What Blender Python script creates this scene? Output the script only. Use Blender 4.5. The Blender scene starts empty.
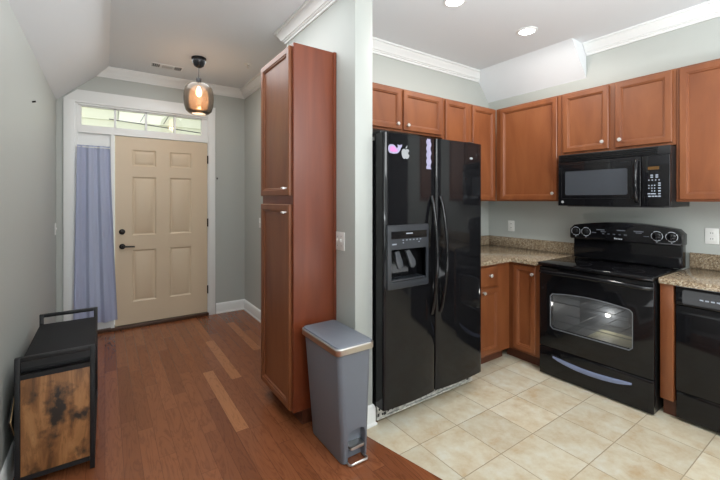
import bpy, bmesh, math, random
from mathutils import Vector, Matrix

random.seed(7)
S = bpy.context.scene
COL = S.collection
PI = math.pi

# ------------------------------------------------------------------ camera
cam_d = bpy.data.cameras.new('camera')
cam = bpy.data.objects.new('camera', cam_d)
COL.objects.link(cam)
cam.location = (0, 0, 1.43)
cam.rotation_euler = (PI / 2, 0, math.radians(55.454 - 90))
cam_d.sensor_width = 36.0
cam_d.lens = 370.4 / 720 * 36
cam_d.shift_y = -40 / 720
cam_d.clip_start = 0.02
S.camera = cam

# ------------------------------------------------------------------ world, lights, exposure
W = bpy.data.worlds.new('world')
S.world = W
W.use_nodes = True
W.node_tree.nodes['Background'].inputs[0].default_value = (0.93, 0.97, 1.0, 1)
W.node_tree.nodes['Background'].inputs[1].default_value = 1.3


def area(name, loc, rot, sx, sy, energy, color=(1, 1, 1)):
    d = bpy.data.lights.new(name, 'AREA')
    d.shape = 'RECTANGLE'
    d.size, d.size_y, d.energy, d.color = sx, sy, energy, color
    o = bpy.data.objects.new(name, d)
    COL.objects.link(o)
    o.location, o.rotation_euler = loc, rot
    return o


area('window_daylight', (0.40, -2.95, 1.5), (PI / 2, 0, PI), 1.3, 1.9, 140, (0.90, 0.96, 1.0))
area('window_daylight', (2.45, -2.95, 1.5), (PI / 2, 0, PI), 1.5, 1.8, 140, (0.90, 0.96, 1.0))
# upward fill lights added behind and beside the camera to brighten the ceiling
area('bounce_fill', (0.7, -0.9, 1.2), (PI, 0, 0), 1.6, 1.6, 102, (0.93, 0.97, 1.0))
area('bounce_fill', (2.0, 0.3, 0.7), (PI, 0, 0), 1.4, 1.4, 12, (0.93, 0.97, 1.0))
# soft fill added behind the camera to brighten the kitchen, no fixture there
area('kitchen_fill', (1.9, -0.9, 2.2), (math.radians(80), 0, math.radians(-40)), 1.2, 0.9, 30, (0.95, 0.98, 1.0))
# unseen fill panel added below the hall ceiling, not a real fixture
area('hall_fill', (0.65, 3.1, 2.83), (0, 0, 0), 0.9, 2.2, 19, (0.95, 0.98, 1.0))
S.view_settings.view_transform = 'Standard'
S.view_settings.look = 'None'
S.view_settings.gamma = 1.0
S.view_settings.use_curve_mapping = False
S.view_settings.exposure = 0.44


# ------------------------------------------------------------------ materials
def srgb(r, g, b):
    def f(c):
        c /= 255.0
        return c / 12.92 if c <= 0.04045 else ((c + 0.055) / 1.055) ** 2.4
    return (f(r), f(g), f(b), 1.0)


def mat(name, col, rough=0.5, metal=0.0, spec=0.5, coat=0.0, bump=0.0, bump_scale=80.0, var=0.0, var_scale=6.0):
    m = bpy.data.materials.new(name)
    m.use_nodes = True
    nt = m.node_tree
    b = nt.nodes['Principled BSDF']
    b.inputs['Base Color'].default_value = col
    b.inputs['Roughness'].default_value = rough
    b.inputs['Metallic'].default_value = metal
    b.inputs['Specular IOR Level'].default_value = spec
    b.inputs['Coat Weight'].default_value = coat
    if bump or var:
        g = nt.nodes.new('ShaderNodeNewGeometry')
    if var:
        n = nt.nodes.new('ShaderNodeTexNoise')
        n.inputs['Scale'].default_value = var_scale
        n.inputs['Detail'].default_value = 4
        nt.links.new(g.outputs['Position'], n.inputs['Vector'])
        r = nt.nodes.new('ShaderNodeValToRGB')
        r.color_ramp.elements[0].position = 0.3
        r.color_ramp.elements[1].position = 0.7
        r.color_ramp.elements[0].color = tuple(c * (1 - var) for c in col[:3]) + (1,)
        r.color_ramp.elements[1].color = tuple(min(1, c * (1 + var)) for c in col[:3]) + (1,)
        nt.links.new(n.outputs['Fac'], r.inputs['Fac'])
        nt.links.new(r.outputs['Color'], b.inputs['Base Color'])
    if bump:
        n = nt.nodes.new('ShaderNodeTexNoise')
        n.inputs['Scale'].default_value = bump_scale
        n.inputs['Detail'].default_value = 3
        nt.links.new(g.outputs['Position'], n.inputs['Vector'])
        bp = nt.nodes.new('ShaderNodeBump')
        bp.inputs['Strength'].default_value = bump
        bp.inputs['Distance'].default_value = 0.002
        nt.links.new(n.outputs['Fac'], bp.inputs['Height'])
        nt.links.new(bp.outputs['Normal'], b.inputs['Normal'])
    return m


def emis(name, col, strength):
    m = bpy.data.materials.new(name)
    m.use_nodes = True
    b = m.node_tree.nodes['Principled BSDF']
    b.inputs['Base Color'].default_value = col
    b.inputs['Emission Color'].default_value = col
    b.inputs['Emission Strength'].default_value = strength
    return m


def ramp(nt, fac, stops):
    r = nt.nodes.new('ShaderNodeValToRGB')
    e = r.color_ramp.elements
    while len(e) < len(stops):
        e.new(0.5)
    for k, (p, c) in enumerate(stops):
        e[k].position = p
        e[k].color = c
    nt.links.new(fac, r.inputs['Fac'])
    return r.outputs['Color']


def grain_mat(name, dark, mid, light, axis_scale=(14, 14, 1.2), rough=0.35, coat=0.15):
    """stained cabinet wood with the grain running upright"""
    m = bpy.data.materials.new(name)
    m.use_nodes = True
    nt = m.node_tree
    b = nt.nodes['Principled BSDF']
    b.inputs['Roughness'].default_value = rough
    b.inputs['Coat Weight'].default_value = coat
    b.inputs['Coat Roughness'].default_value = 0.25
    g = nt.nodes.new('ShaderNodeNewGeometry')
    mp = nt.nodes.new('ShaderNodeMapping')
    mp.inputs['Scale'].default_value = axis_scale
    nt.links.new(g.outputs['Position'], mp.inputs['Vector'])
    n = nt.nodes.new('ShaderNodeTexNoise')
    n.inputs['Scale'].default_value = 1.0
    n.inputs['Detail'].default_value = 6
    n.inputs['Roughness'].default_value = 0.55
    n.inputs['Distortion'].default_value = 0.6
    nt.links.new(mp.outputs['Vector'], n.inputs['Vector'])
    c = ramp(nt, n.outputs['Fac'], [(0.25, dark), (0.5, mid), (0.78, light)])
    nt.links.new(c, b.inputs['Base Color'])
    return m


def math_node(nt, op, a, b=None):
    n = nt.nodes.new('ShaderNodeMath')
    n.operation = op
    for k, v in enumerate((a, b)):
        if v is None:
            continue
        if isinstance(v, (int, float)):
            n.inputs[k].default_value = v
        else:
            nt.links.new(v, n.inputs[k])
    return n.outputs[0]


def plank_mat():
    m = bpy.data.materials.new('hardwood planks')
    m.use_nodes = True
    nt = m.node_tree
    b = nt.nodes['Principled BSDF']
    g = nt.nodes.new('ShaderNodeNewGeometry')
    sx = nt.nodes.new('ShaderNodeSeparateXYZ')
    nt.links.new(g.outputs['Position'], sx.inputs[0])
    PW, PL = 0.083, 0.95
    row = math_node(nt, 'FLOOR', math_node(nt, 'DIVIDE', sx.outputs['X'], PW))
    wn = nt.nodes.new('ShaderNodeTexWhiteNoise')
    wn.noise_dimensions = '1D'
    nt.links.new(row, wn.inputs['W'])
    shift = math_node(nt, 'MULTIPLY', wn.outputs['Value'], 7.0)
    ycell = math_node(nt, 'ADD', math_node(nt, 'DIVIDE', sx.outputs['Y'], PL), shift)
    colm = math_node(nt, 'FLOOR', ycell)
    cv = nt.nodes.new('ShaderNodeCombineXYZ')
    nt.links.new(row, cv.inputs[0])
    nt.links.new(colm, cv.inputs[1])
    w2 = nt.nodes.new('ShaderNodeTexWhiteNoise')
    w2.noise_dimensions = '3D'
    nt.links.new(cv.outputs[0], w2.inputs['Vector'])
    base = ramp(nt, w2.outputs['Value'], [(0.0, srgb(114, 65, 39)), (0.25, srgb(126, 74, 46)), (0.85, srgb(137, 82, 52)), (1.0, srgb(164, 108, 70))])
    # grain, shifted from plank to plank
    off = nt.nodes.new('ShaderNodeVectorMath')
    off.operation = 'SCALE'
    nt.links.new(w2.outputs['Color'], off.inputs[0])
    off.inputs['Scale'].default_value = 9.0
    add = nt.nodes.new('ShaderNodeVectorMath')
    add.operation = 'ADD'
    nt.links.new(g.outputs['Position'], add.inputs[0])
    nt.links.new(off.outputs[0], add.inputs[1])
    mp = nt.nodes.new('ShaderNodeMapping')
    mp.inputs['Scale'].default_value = (16, 2.0, 1)
    nt.links.new(add.outputs[0], mp.inputs['Vector'])
    n = nt.nodes.new('ShaderNodeTexNoise')
    n.inputs['Scale'].default_value = 1.0
    n.inputs['Detail'].default_value = 5
    n.inputs['Distortion'].default_value = 1.2
    nt.links.new(mp.outputs[0], n.inputs['Vector'])
    # growth rings read from the noise
    rings = math_node(nt, 'FRACT', math_node(nt, 'MULTIPLY', n.outputs['Fac'], 7.0))
    gr = ramp(nt, rings, [(0.0, (0.70, 0.68, 0.66, 1)), (0.22, (0.97, 0.97, 0.97, 1)), (0.8, (1.06, 1.05, 1.04, 1)), (1.0, (0.8, 0.79, 0.78, 1))])
    mx = nt.nodes.new('ShaderNodeMix')
    mx.data_type = 'RGBA'
    mx.blend_type = 'MULTIPLY'
    mx.inputs[0].default_value = 0.9
    nt.links.new(base, mx.inputs[6])
    nt.links.new(gr, mx.inputs[7])
    # seams between the planks
    fx = math_node(nt, 'FRACT', math_node(nt, 'DIVIDE', sx.outputs['X'], PW))
    fy = math_node(nt, 'FRACT', ycell)
    ex = math_node(nt, 'LESS_THAN', math_node(nt, 'MINIMUM', fx, math_node(nt, 'SUBTRACT', 1.0, fx)), 0.014)
    ey = math_node(nt, 'LESS_THAN', math_node(nt, 'MINIMUM', fy, math_node(nt, 'SUBTRACT', 1.0, fy)), 0.0014)
    seam = math_node(nt, 'MAXIMUM', ex, ey)
    m2 = nt.nodes.new('ShaderNodeMix')
    m2.data_type = 'RGBA'
    nt.links.new(math_node(nt, 'MULTIPLY', seam, 0.6), m2.inputs[0])
    nt.links.new(mx.outputs[2], m2.inputs[6])
    m2.inputs[7].default_value = srgb(62, 36, 22)
    nt.links.new(m2.outputs[2], b.inputs['Base Color'])
    b.inputs['Roughness'].default_value = 0.24
    bp = nt.nodes.new('ShaderNodeBump')
    bp.inputs['Strength'].default_value = 0.08
    bp.inputs['Distance'].default_value = 0.002
    nt.links.new(n.outputs['Fac'], bp.inputs['Height'])
    nt.links.new(bp.outputs[0], b.inputs['Normal'])
    return m


def tile_mat():
    m = bpy.data.materials.new('beige ceramic tile')
    m.use_nodes = True
    nt = m.node_tree
    b = nt.nodes['Principled BSDF']
    g = nt.nodes.new('ShaderNodeNewGeometry')
    sx = nt.nodes.new('ShaderNodeSeparateXYZ')
    nt.links.new(g.outputs['Position'], sx.inputs[0])
    T = 0.319
    cx = math_node(nt, 'DIVIDE', math_node(nt, 'SUBTRACT', sx.outputs['X'], 1.838 - 10 * T), T)
    cy = math_node(nt, 'DIVIDE', math_node(nt, 'SUBTRACT', sx.outputs['Y'], 1.587 - 20 * T), T)
    ix, iy = math_node(nt, 'FLOOR', cx), math_node(nt, 'FLOOR', cy)
    fx, fy = math_node(nt, 'FRACT', cx), math_node(nt, 'FRACT', cy)
    cv = nt.nodes.new('ShaderNodeCombineXYZ')
    nt.links.new(ix, cv.inputs[0])
    nt.links.new(iy, cv.inputs[1])
    w = nt.nodes.new('ShaderNodeTexWhiteNoise')
    nt.links.new(cv.outputs[0], w.inputs['Vector'])
    off = nt.nodes.new('ShaderNodeVectorMath')
    off.operation = 'SCALE'
    nt.links.new(w.outputs['Color'], off.inputs[0])
    off.inputs['Scale'].default_value = 30.0
    add = nt.nodes.new('ShaderNodeVectorMath')
    nt.links.new(g.outputs['Position'], add.inputs[0])
    nt.links.new(off.outputs[0], add.inputs[1])
    n = nt.nodes.new('ShaderNodeTexNoise')
    n.inputs['Scale'].default_value = 7.0
    n.inputs['Detail'].default_value = 8
    n.inputs['Roughness'].default_value = 0.66
    n.inputs['Distortion'].default_value = 0.15
    nt.links.new(add.outputs[0], n.inputs['Vector'])
    c = ramp(nt, n.outputs['Fac'], [(0.30, srgb(182, 158, 124)), (0.42, srgb(191, 176, 150)), (0.54, srgb(199, 189, 166)), (0.68, srgb(204, 200, 185))])
    hs = nt.nodes.new('ShaderNodeHueSaturation')
    nt.links.new(c, hs.inputs['Color'])
    nt.links.new(math_node(nt, 'ADD', math_node(nt, 'MULTIPLY', w.outputs['Value'], 0.14), 0.92), hs.inputs['Value'])
    ex = math_node(nt, 'MINIMUM', fx, math_node(nt, 'SUBTRACT', 1.0, fx))
    ey = math_node(nt, 'MINIMUM', fy, math_node(nt, 'SUBTRACT', 1.0, fy))
    e = math_node(nt, 'LESS_THAN', math_node(nt, 'MINIMUM', ex, ey), 0.0075)
    m2 = nt.nodes.new('ShaderNodeMix')
    m2.data_type = 'RGBA'
    nt.links.new(e, m2.inputs[0])
    nt.links.new(hs.outputs[0], m2.inputs[6])
    m2.inputs[7].default_value = srgb(152, 138, 114)
    nt.links.new(m2.outputs[2], b.inputs['Base Color'])
    b.inputs['Roughness'].default_value = 0.38
    bp = nt.nodes.new('ShaderNodeBump')
    bp.inputs['Strength'].default_value = 0.5
    bp.inputs['Distance'].default_value = 0.002
    nt.links.new(math_node(nt, 'SUBTRACT', 1.0, e), bp.inputs['Height'])
    nt.links.new(bp.outputs[0], b.inputs['Normal'])
    return m


def granite_mat():
    m = bpy.data.materials.new('speckled granite')
    m.use_nodes = True
    nt = m.node_tree
    b = nt.nodes['Principled BSDF']
    g = nt.nodes.new('ShaderNodeNewGeometry')
    v = nt.nodes.new('ShaderNodeTexVoronoi')
    v.inputs['Scale'].default_value = 170
    nt.links.new(g.outputs['Position'], v.inputs['Vector'])
    s = nt.nodes.new('ShaderNodeSeparateColor')
    nt.links.new(v.outputs['Color'], s.inputs[0])
    n = nt.nodes.new('ShaderNodeTexNoise')
    n.inputs['Scale'].default_value = 28
    n.inputs['Detail'].default_value = 5
    nt.links.new(g.outputs['Position'], n.inputs['Vector'])
    f = math_node(nt, 'ADD', math_node(nt, 'MULTIPLY', s.outputs[0], 0.7), math_node(nt, 'MULTIPLY', n.outputs['Fac'], 0.3))
    c = ramp(nt, f, [(0.10, srgb(70, 58, 48)), (0.3, srgb(122, 104, 84)), (0.5, srgb(146, 128, 104)), (0.7, srgb(164, 148, 124)), (0.88, srgb(188, 178, 160))])
    nt.links.new(c, b.inputs['Base Color'])
    b.inputs['Roughness'].default_value = 0.14
    return m


def rustic_mat():
    m = bpy.data.materials.new('rustic brown board')
    m.use_nodes = True
    nt = m.node_tree
    b = nt.nodes['Principled BSDF']
    g = nt.nodes.new('ShaderNodeNewGeometry')
    mp = nt.nodes.new('ShaderNodeMapping')
    mp.inputs['Scale'].default_value = (15, 15, 3.2)
    nt.links.new(g.outputs['Position'], mp.inputs['Vector'])
    n = nt.nodes.new('ShaderNodeTexNoise')
    n.inputs['Scale'].default_value = 1.0
    n.inputs['Detail'].default_value = 7
    n.inputs['Roughness'].default_value = 0.6
    n.inputs['Distortion'].default_value = 0.9
    nt.links.new(mp.outputs[0], n.inputs['Vector'])
    c = ramp(nt, n.outputs['Fac'], [(0.28, srgb(84, 54, 32)), (0.44, srgb(128, 86, 50)), (0.56, srgb(156, 108, 66)), (0.75, srgb(178, 130, 84))])
    rings = math_node(nt, 'FRACT', math_node(nt, 'MULTIPLY', n.outputs['Fac'], 6.0))
    rl = ramp(nt, rings, [(0.0, (0.55, 0.5, 0.46, 1)), (0.12, (1, 1, 1, 1)), (1.0, (1, 1, 1, 1))])
    m1 = nt.nodes.new('ShaderNodeMix')
    m1.data_type = 'RGBA'
    m1.blend_type = 'MULTIPLY'
    m1.inputs[0].default_value = 0.6
    nt.links.new(c, m1.inputs[6])
    nt.links.new(rl, m1.inputs[7])
    mp2 = nt.nodes.new('ShaderNodeMapping')
    mp2.inputs['Scale'].default_value = (9.5, 9.5, 7)
    mp2.inputs['Location'].default_value = (0.4, 0, 1.3)
    nt.links.new(g.outputs['Position'], mp2.inputs['Vector'])
    n2 = nt.nodes.new('ShaderNodeTexNoise')
    n2.inputs['Scale'].default_value = 1.0
    n2.inputs['Detail'].default_value = 5
    n2.inputs['Roughness'].default_value = 0.55
    nt.links.new(mp2.outputs[0], n2.inputs['Vector'])
    k = ramp(nt, n2.outputs['Fac'], [(0.50, (0, 0, 0, 1)), (0.62, (1, 1, 1, 1))])
    mx = nt.nodes.new('ShaderNodeMix')
    mx.data_type = 'RGBA'
    nt.links.new(k, mx.inputs[0])
    nt.links.new(m1.outputs[2], mx.inputs[6])
    mx.inputs[7].default_value = srgb(40, 31, 25)
    nt.links.new(mx.outputs[2], b.inputs['Base Color'])
    b.inputs['Roughness'].default_value = 0.5
    return m


def glass_mat(name, tint, opacity, rough=0.02):
    """thin pane: mostly see-through with a mirror-like sheen"""
    m = bpy.data.materials.new(name)
    m.use_nodes = True
    nt = m.node_tree
    nt.nodes.clear()
    out = nt.nodes.new('ShaderNodeOutputMaterial')
    tr = nt.nodes.new('ShaderNodeBsdfTransparent')
    tr.inputs[0].default_value = tint
    gl = nt.nodes.new('ShaderNodeBsdfGlossy')
    gl.inputs['Roughness'].default_value = rough
    fr = nt.nodes.new('ShaderNodeFresnel')
    fr.inputs[0].default_value = 1.5
    df = nt.nodes.new('ShaderNodeBsdfDiffuse')
    df.inputs[0].default_value = tint
    m0 = nt.nodes.new('ShaderNodeMixShader')
    m0.inputs[0].default_value = opacity
    nt.links.new(tr.outputs[0], m0.inputs[1])
    nt.links.new(df.outputs[0], m0.inputs[2])
    m1 = nt.nodes.new('ShaderNodeMixShader')
    nt.links.new(fr.outputs[0], m1.inputs[0])
    nt.links.new(m0.outputs[0], m1.inputs[1])
    nt.links.new(gl.outputs[0], m1.inputs[2])
    nt.links.new(m1.outputs[0], out.inputs[0])
    return m


def cloth_mat(name, col, trans=0.35):
    m = bpy.data.materials.new(name)
    m.use_nodes = True
    nt = m.node_tree
    nt.nodes.clear()
    out = nt.nodes.new('ShaderNodeOutputMaterial')
    d = nt.nodes.new('ShaderNodeBsdfDiffuse')
    d.inputs[0].default_value = col
    t = nt.nodes.new('ShaderNodeBsdfTranslucent')
    t.inputs[0].default_value = col
    mx = nt.nodes.new('ShaderNodeMixShader')
    mx.inputs[0].default_value = trans
    nt.links.new(d.outputs[0], mx.inputs[1])
    nt.links.new(t.outputs[0], mx.inputs[2])
    nt.links.new(mx.outputs[0], out.inputs[0])
    return m


M = dict(
    wall=mat('grey wall paint', srgb(174, 177, 172), 0.5, bump=0.05, bump_scale=160),
    ceil=mat('ceiling paint', srgb(220, 223, 225), 0.7),
    white=mat('white trim paint', srgb(226, 227, 225), 0.35),
    plank=plank_mat(), tile=tile_mat(), granite=granite_mat(), rustic=rustic_mat(),
    cherry=grain_mat('cherry stained wood', srgb(104, 55, 28), srgb(119, 67, 36), srgb(132, 80, 46), (7, 7, 1.6), 0.4, 0.08),
    cherry_side=grain_mat('red cherry side veneer', srgb(100, 44, 22), srgb(112, 52, 27), srgb(124, 61, 34)),
    toe=mat('dark toe board', srgb(84, 44, 26), 0.5),
    black=mat('gloss black enamel', (0.006, 0.006, 0.007, 1), 0.07, spec=0.36),
    black_soft=mat('textured black plastic', (0.009, 0.009, 0.010, 1), 0.32, spec=0.35),
    black_matte=mat('matte black metal', (0.012, 0.012, 0.013, 1), 0.45, spec=0.35),
    black_glass=mat('black ceramic glass', (0.005, 0.005, 0.006, 1), 0.05, spec=0.4),
    dgrey=mat('dark grey plastic', srgb(42, 45, 50), 0.35),
    mgrey=mat('mid grey plastic', srgb(108, 112, 118), 0.35),
    handle_grey=mat('blue grey handle', srgb(120, 130, 160), 0.22),
    steel=mat('brushed steel', (0.62, 0.60, 0.57, 1), 0.28, metal=1.0),
    nickel=mat('satin nickel', (0.66, 0.64, 0.61, 1), 0.3, metal=0.55),
    chassis=mat('bare galvanised metal', srgb(186, 184, 178), 0.5, var=0.4, var_scale=40),
    can=mat('slate grey plastic', srgb(110, 115, 124), 0.42, bump=0.03, bump_scale=300),
    door=mat('tan door paint', srgb(204, 184, 157), 0.4),
    sill=mat('dark bronze sill', srgb(70, 44, 30), 0.4),
    bronze=mat('dark bronze hardware', srgb(34, 30, 28), 0.3, metal=0.6),
    plate=mat('white plastic plate', srgb(228, 228, 224), 0.35),
    slot=mat('dark slot', srgb(40, 40, 40), 0.6),
    mark=mat('pale printed mark', srgb(190, 194, 200), 0.5),
    print=mat('grey printed key', srgb(150, 158, 170), 0.5),
    display=mat('amber display', srgb(84, 58, 24), 0.3),
    curtain=cloth_mat('lavender grey cloth', srgb(180, 186, 212), 0.3),
    shade=glass_mat('amber brown glass', (0.54, 0.42, 0.31, 1), 0.22, 0.05),
    pane=glass_mat('window glass', (0.97, 0.98, 0.97, 1), 0.0),
    oven_pane=glass_mat('oven glass', (0.60, 0.61, 0.62, 1), 0.06),
    micro_pane=mat('grey microwave window', srgb(62, 65, 70), 0.16),
    enamel=mat('grey oven enamel', srgb(120, 124, 130), 0.4),
    bulb=emis('warm bulb', (1.0, 0.86, 0.62, 1), 40.0),
    ovenlamp=emis('oven lamp glow', (1.0, 0.97, 0.88, 1), 3.0),
    led=emis('recessed lamp glow', (1.0, 0.97, 0.92, 1), 9.0),
    pink=mat('pink vinyl', srgb(196, 120, 178), 0.4),
    lilac=mat('lilac vinyl', srgb(152, 148, 176), 0.4),
    silver=mat('silver vinyl', srgb(150, 152, 154), 0.35),
    pgrey=mat('charcoal paddle plastic', srgb(64, 67, 72), 0.35),
    reflection=mat('dark accent paint', srgb(66, 64, 62), 0.6),  # dark tone made up for what the refrigerator doors mirror
    seatpad=mat('black vinyl seat', (0.010, 0.010, 0.011, 1), 0.6, spec=0.2),
    keygrey=mat('faint grey print', srgb(96, 100, 108), 0.4),
    glare=mat('pale beige liner', srgb(206, 200, 168), 0.5),  # pale colour painting in the bright patch inside the oven
    siding=mat('pale yellow siding', srgb(226, 226, 202), 0.7),
    porch=mat('white porch board', srgb(230, 230, 225), 0.6),
    tan=mat('tan board edge', srgb(170, 140, 98), 0.6),
)


# ------------------------------------------------------------------ mesh helpers
def new():
    return bmesh.new()


def merge(bm, tmp):
    me = bpy.data.meshes.new('tmp')
    tmp.to_mesh(me)
    tmp.free()
    bm.from_mesh(me)
    bpy.data.meshes.remove(me)


def bx(bm, x0, x1, y0, y1, z0, z1, bev=0.0, seg=2):
    t = bmesh.new()
    bmesh.ops.create_cube(t, size=1.0)
    for v in t.verts:
        v.co = Vector(((x0 + x1) / 2 + v.co.x * (x1 - x0), (y0 + y1) / 2 + v.co.y * (y1 - y0), (z0 + z1) / 2 + v.co.z * (z1 - z0)))
    if bev > 0:
        bmesh.ops.bevel(t, geom=t.edges[:], offset=bev, segments=seg, affect='EDGES', profile=0.5)
    merge(bm, t)
    return bm


def mapper(axis, at):
    """(u, w, d) -> world, d grows away from the viewer. '-x': u=Y; '-y': u=X; '+x': u=Y; 'z': u=X, w=Y"""
    if axis == '-x':
        return lambda u, w, d: Vector((at + d, u, w))
    if axis == '+x':
        return lambda u, w, d: Vector((at - d, u, w))
    if axis == '-y':
        return lambda u, w, d: Vector((u, at + d, w))
    if axis == '+y':
        return lambda u, w, d: Vector((u, at - d, w))
    if axis == '-z':
        return lambda u, w, d: Vector((u, w, at + d))
    return lambda u, w, d: Vector((u, w, at - d))


def prism(bm, pts, axis, at, th, bev=0.0, seg=2):
    """polygon pts (u, w) in the plane of the mapper, extruded th away from the viewer"""
    t = bmesh.new()
    f = mapper(axis, at)
    a = [t.verts.new(f(u, w, 0)) for u, w in pts]
    b = [t.verts.new(f(u, w, th)) for u, w in pts]
    n = len(pts)
    t.faces.new(a)
    t.faces.new(b[::-1])
    for i in range(n):
        t.faces.new((a[i], b[i], b[(i + 1) % n], a[(i + 1) % n]))
    bmesh.ops.recalc_face_normals(t, faces=t.faces[:])
    if bev > 0:
        rim = [e for e in t.edges if e.verts[0] in a and e.verts[1] in a]
        bmesh.ops.bevel(t, geom=rim, offset=bev, segments=seg, affect='EDGES', profile=0.5)
    merge(bm, t)
    return bm


def rrect(u0, u1, w0, w1, r, n=5):
    out = []
    for cu, cw, a0 in ((u1 - r, w1 - r, 0), (u0 + r, w1 - r, 90), (u0 + r, w0 + r, 180), (u1 - r, w0 + r, 270)):
        for k in range(n + 1):
            a = math.radians(a0 + 90 * k / n)
            out.append((cu + r * math.cos(a), cw + r * math.sin(a)))
    return out


def disc_pts(u, w, r, n=20, ru=None):
    return [(u + (ru or r) * math.cos(2 * PI * k / n), w + r * math.sin(2 * PI * k / n)) for k in range(n)]


def lathe(bm, prof, center, n=28, axis='z'):
    """prof = [(radius, height)...] turned about an axis through center"""
    t = bmesh.new()
    rings = []
    for r, h in prof:
        ring = []
        for k in range(n):
            a = 2 * PI * k / n
            p = (r * math.cos(a), r * math.sin(a), h)
            if axis == '-x':
                p = (-h, p[0], p[1])
            elif axis == '-y':
                p = (p[0], -h, p[1])
            elif axis == '-z':
                p = (p[0], p[1], -h)
            elif axis == '+x':
                p = (h, p[0], p[1])
            ring.append(t.verts.new(Vector(center) + Vector(p)))
        rings.append(ring)
    for i in range(len(rings) - 1):
        for k in range(n):
            t.faces.new((rings[i][k], rings[i][(k + 1) % n], rings[i + 1][(k + 1) % n], rings[i + 1][k]))
    if prof[0][0] > 1e-4:
        t.faces.new(rings[0])
    if prof[-1][0] > 1e-4:
        t.faces.new(rings[-1])
    bmesh.ops.remove_doubles(t, verts=t.verts[:], dist=1e-6)
    bmesh.ops.recalc_face_normals(t, faces=t.faces[:])
    merge(bm, t)
    return bm


def tube(bm, pts, r, n=10, r2=None):
    """round (or oval) bar through the points"""
    t = bmesh.new()
    P = [Vector(p) for p in pts]
    rings = []
    ref = None
    for i, p in enumerate(P):
        d = (P[min(i + 1, len(P) - 1)] - P[max(i - 1, 0)]).normalized()
        if ref is None:
            ref = Vector((0, 0, 1)) if abs(d.z) < 0.9 else Vector((1, 0, 0))
        s = d.cross(ref).normalized()
        q = s.cross(d).normalized()
        ref = q
        rings.append([t.verts.new(p + s * (r * math.cos(2 * PI * k / n)) + q * ((r2 or r) * math.sin(2 * PI * k / n))) for k in range(n)])
    for i in range(len(rings) - 1):
        for k in range(n):
            t.faces.new((rings[i][k], rings[i][(k + 1) % n], rings[i + 1][(k + 1) % n], rings[i + 1][k]))
    t.faces.new(rings[0])
    t.faces.new(rings[-1])
    bmesh.ops.recalc_face_normals(t, faces=t.faces[:])
    merge(bm, t)
    return bm


def loft(bm, rings, cap=True):
    t = bmesh.new()
    R = [[t.verts.new(Vector(p)) for p in ring] for ring in rings]
    n = len(R[0])
    for i in range(len(R) - 1):
        for k in range(n):
            t.faces.new((R[i][k], R[i][(k + 1) % n], R[i + 1][(k + 1) % n], R[i + 1][k]))
    if cap:
        t.faces.new(R[0])
        t.faces.new(R[-1])
    bmesh.ops.recalc_face_normals(t, faces=t.faces[:])
    merge(bm, t)
    return bm


def panel_door(bm, axis, at, u0, u1, w0, w1, th=0.02, fw=0.050, deep=0.0145):
    """framed cabinet door with a recessed flat panel and a stepped inner edge"""
    rings = [(0, th), (0, 0.004), (0.004, 0), (fw - 0.012, 0), (fw - 0.009, 0.004), (fw - 0.002, 0.006), (fw + 0.003, deep)]
    f = mapper(axis, at)
    t = bmesh.new()
    R = []
    for i, d in rings:
        R.append([t.verts.new(f(u, w, d)) for u, w in ((u0 + i, w0 + i), (u1 - i, w0 + i), (u1 - i, w1 - i), (u0 + i, w1 - i))])
    for a, b in zip(R, R[1:]):
        for k in range(4):
            t.faces.new((a[k], a[(k + 1) % 4], b[(k + 1) % 4], b[k]))
    t.faces.new(R[0])
    t.faces.new(R[-1])
    bmesh.ops.recalc_face_normals(t, faces=t.faces[:])
    merge(bm, t)
    return bm


def sweep(bm, path, prof, closed=False):
    """moulding: prof = [(out, z)...] carried along a floor-plan path, out = to the left of travel, mitred corners"""
    t = bmesh.new()
    P = [Vector((p[0], p[1])) for p in path]
    rings = []
    for i, p in enumerate(P):
        ns = []
        if i > 0:
            d = (p - P[i - 1]).normalized()
            ns.append(Vector((-d.y, d.x)))
        if i < len(P) - 1:
            d = (P[i + 1] - p).normalized()
            ns.append(Vector((-d.y, d.x)))
        m = sum(ns, Vector((0, 0)))
        m.normalize()
        k = 1.0 / max(0.2, m.dot(ns[0]))
        rings.append([t.verts.new((p.x + m.x * o * k, p.y + m.y * o * k, z)) for o, z in prof])
    n = len(prof)
    for a, b in zip(rings, rings[1:]):
        for k in range(n):
            t.faces.new((a[k], a[(k + 1) % n], b[(k + 1) % n], b[k]))
    t.faces.new(rings[0])
    t.faces.new(rings[-1])
    bmesh.ops.recalc_face_normals(t, faces=t.faces[:])
    merge(bm, t)
    return bm


def cut(bm, cutter):
    """bm minus cutter, worked out once with an exact boolean"""
    ms = []
    for b in (bm, cutter):
        me = bpy.data.meshes.new('tmp')
        bmesh.ops.recalc_face_normals(b, faces=b.faces[:])
        b.to_mesh(me)
        b.free()
        ms.append(bpy.data.objects.new('tmp', me))
        COL.objects.link(ms[-1])
    md = ms[0].modifiers.new('cut', 'BOOLEAN')
    md.operation, md.solver, md.object = 'DIFFERENCE', 'EXACT', ms[1]
    dg = bpy.context.evaluated_depsgraph_get()
    me = bpy.data.meshes.new_from_object(ms[0].evaluated_get(dg))
    out = bmesh.new()
    out.from_mesh(me)
    bpy.data.meshes.remove(me)
    for o in ms:
        d = o.data
        bpy.data.objects.remove(o)
        bpy.data.meshes.remove(d)
    return out


ORG = {}


def tag(o, label=None, cat=None, group=None, kind=None):
    for k, v in (('label', label), ('category', cat), ('group', group), ('kind', kind)):
        if v:
            o[k] = v
    return o


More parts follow.
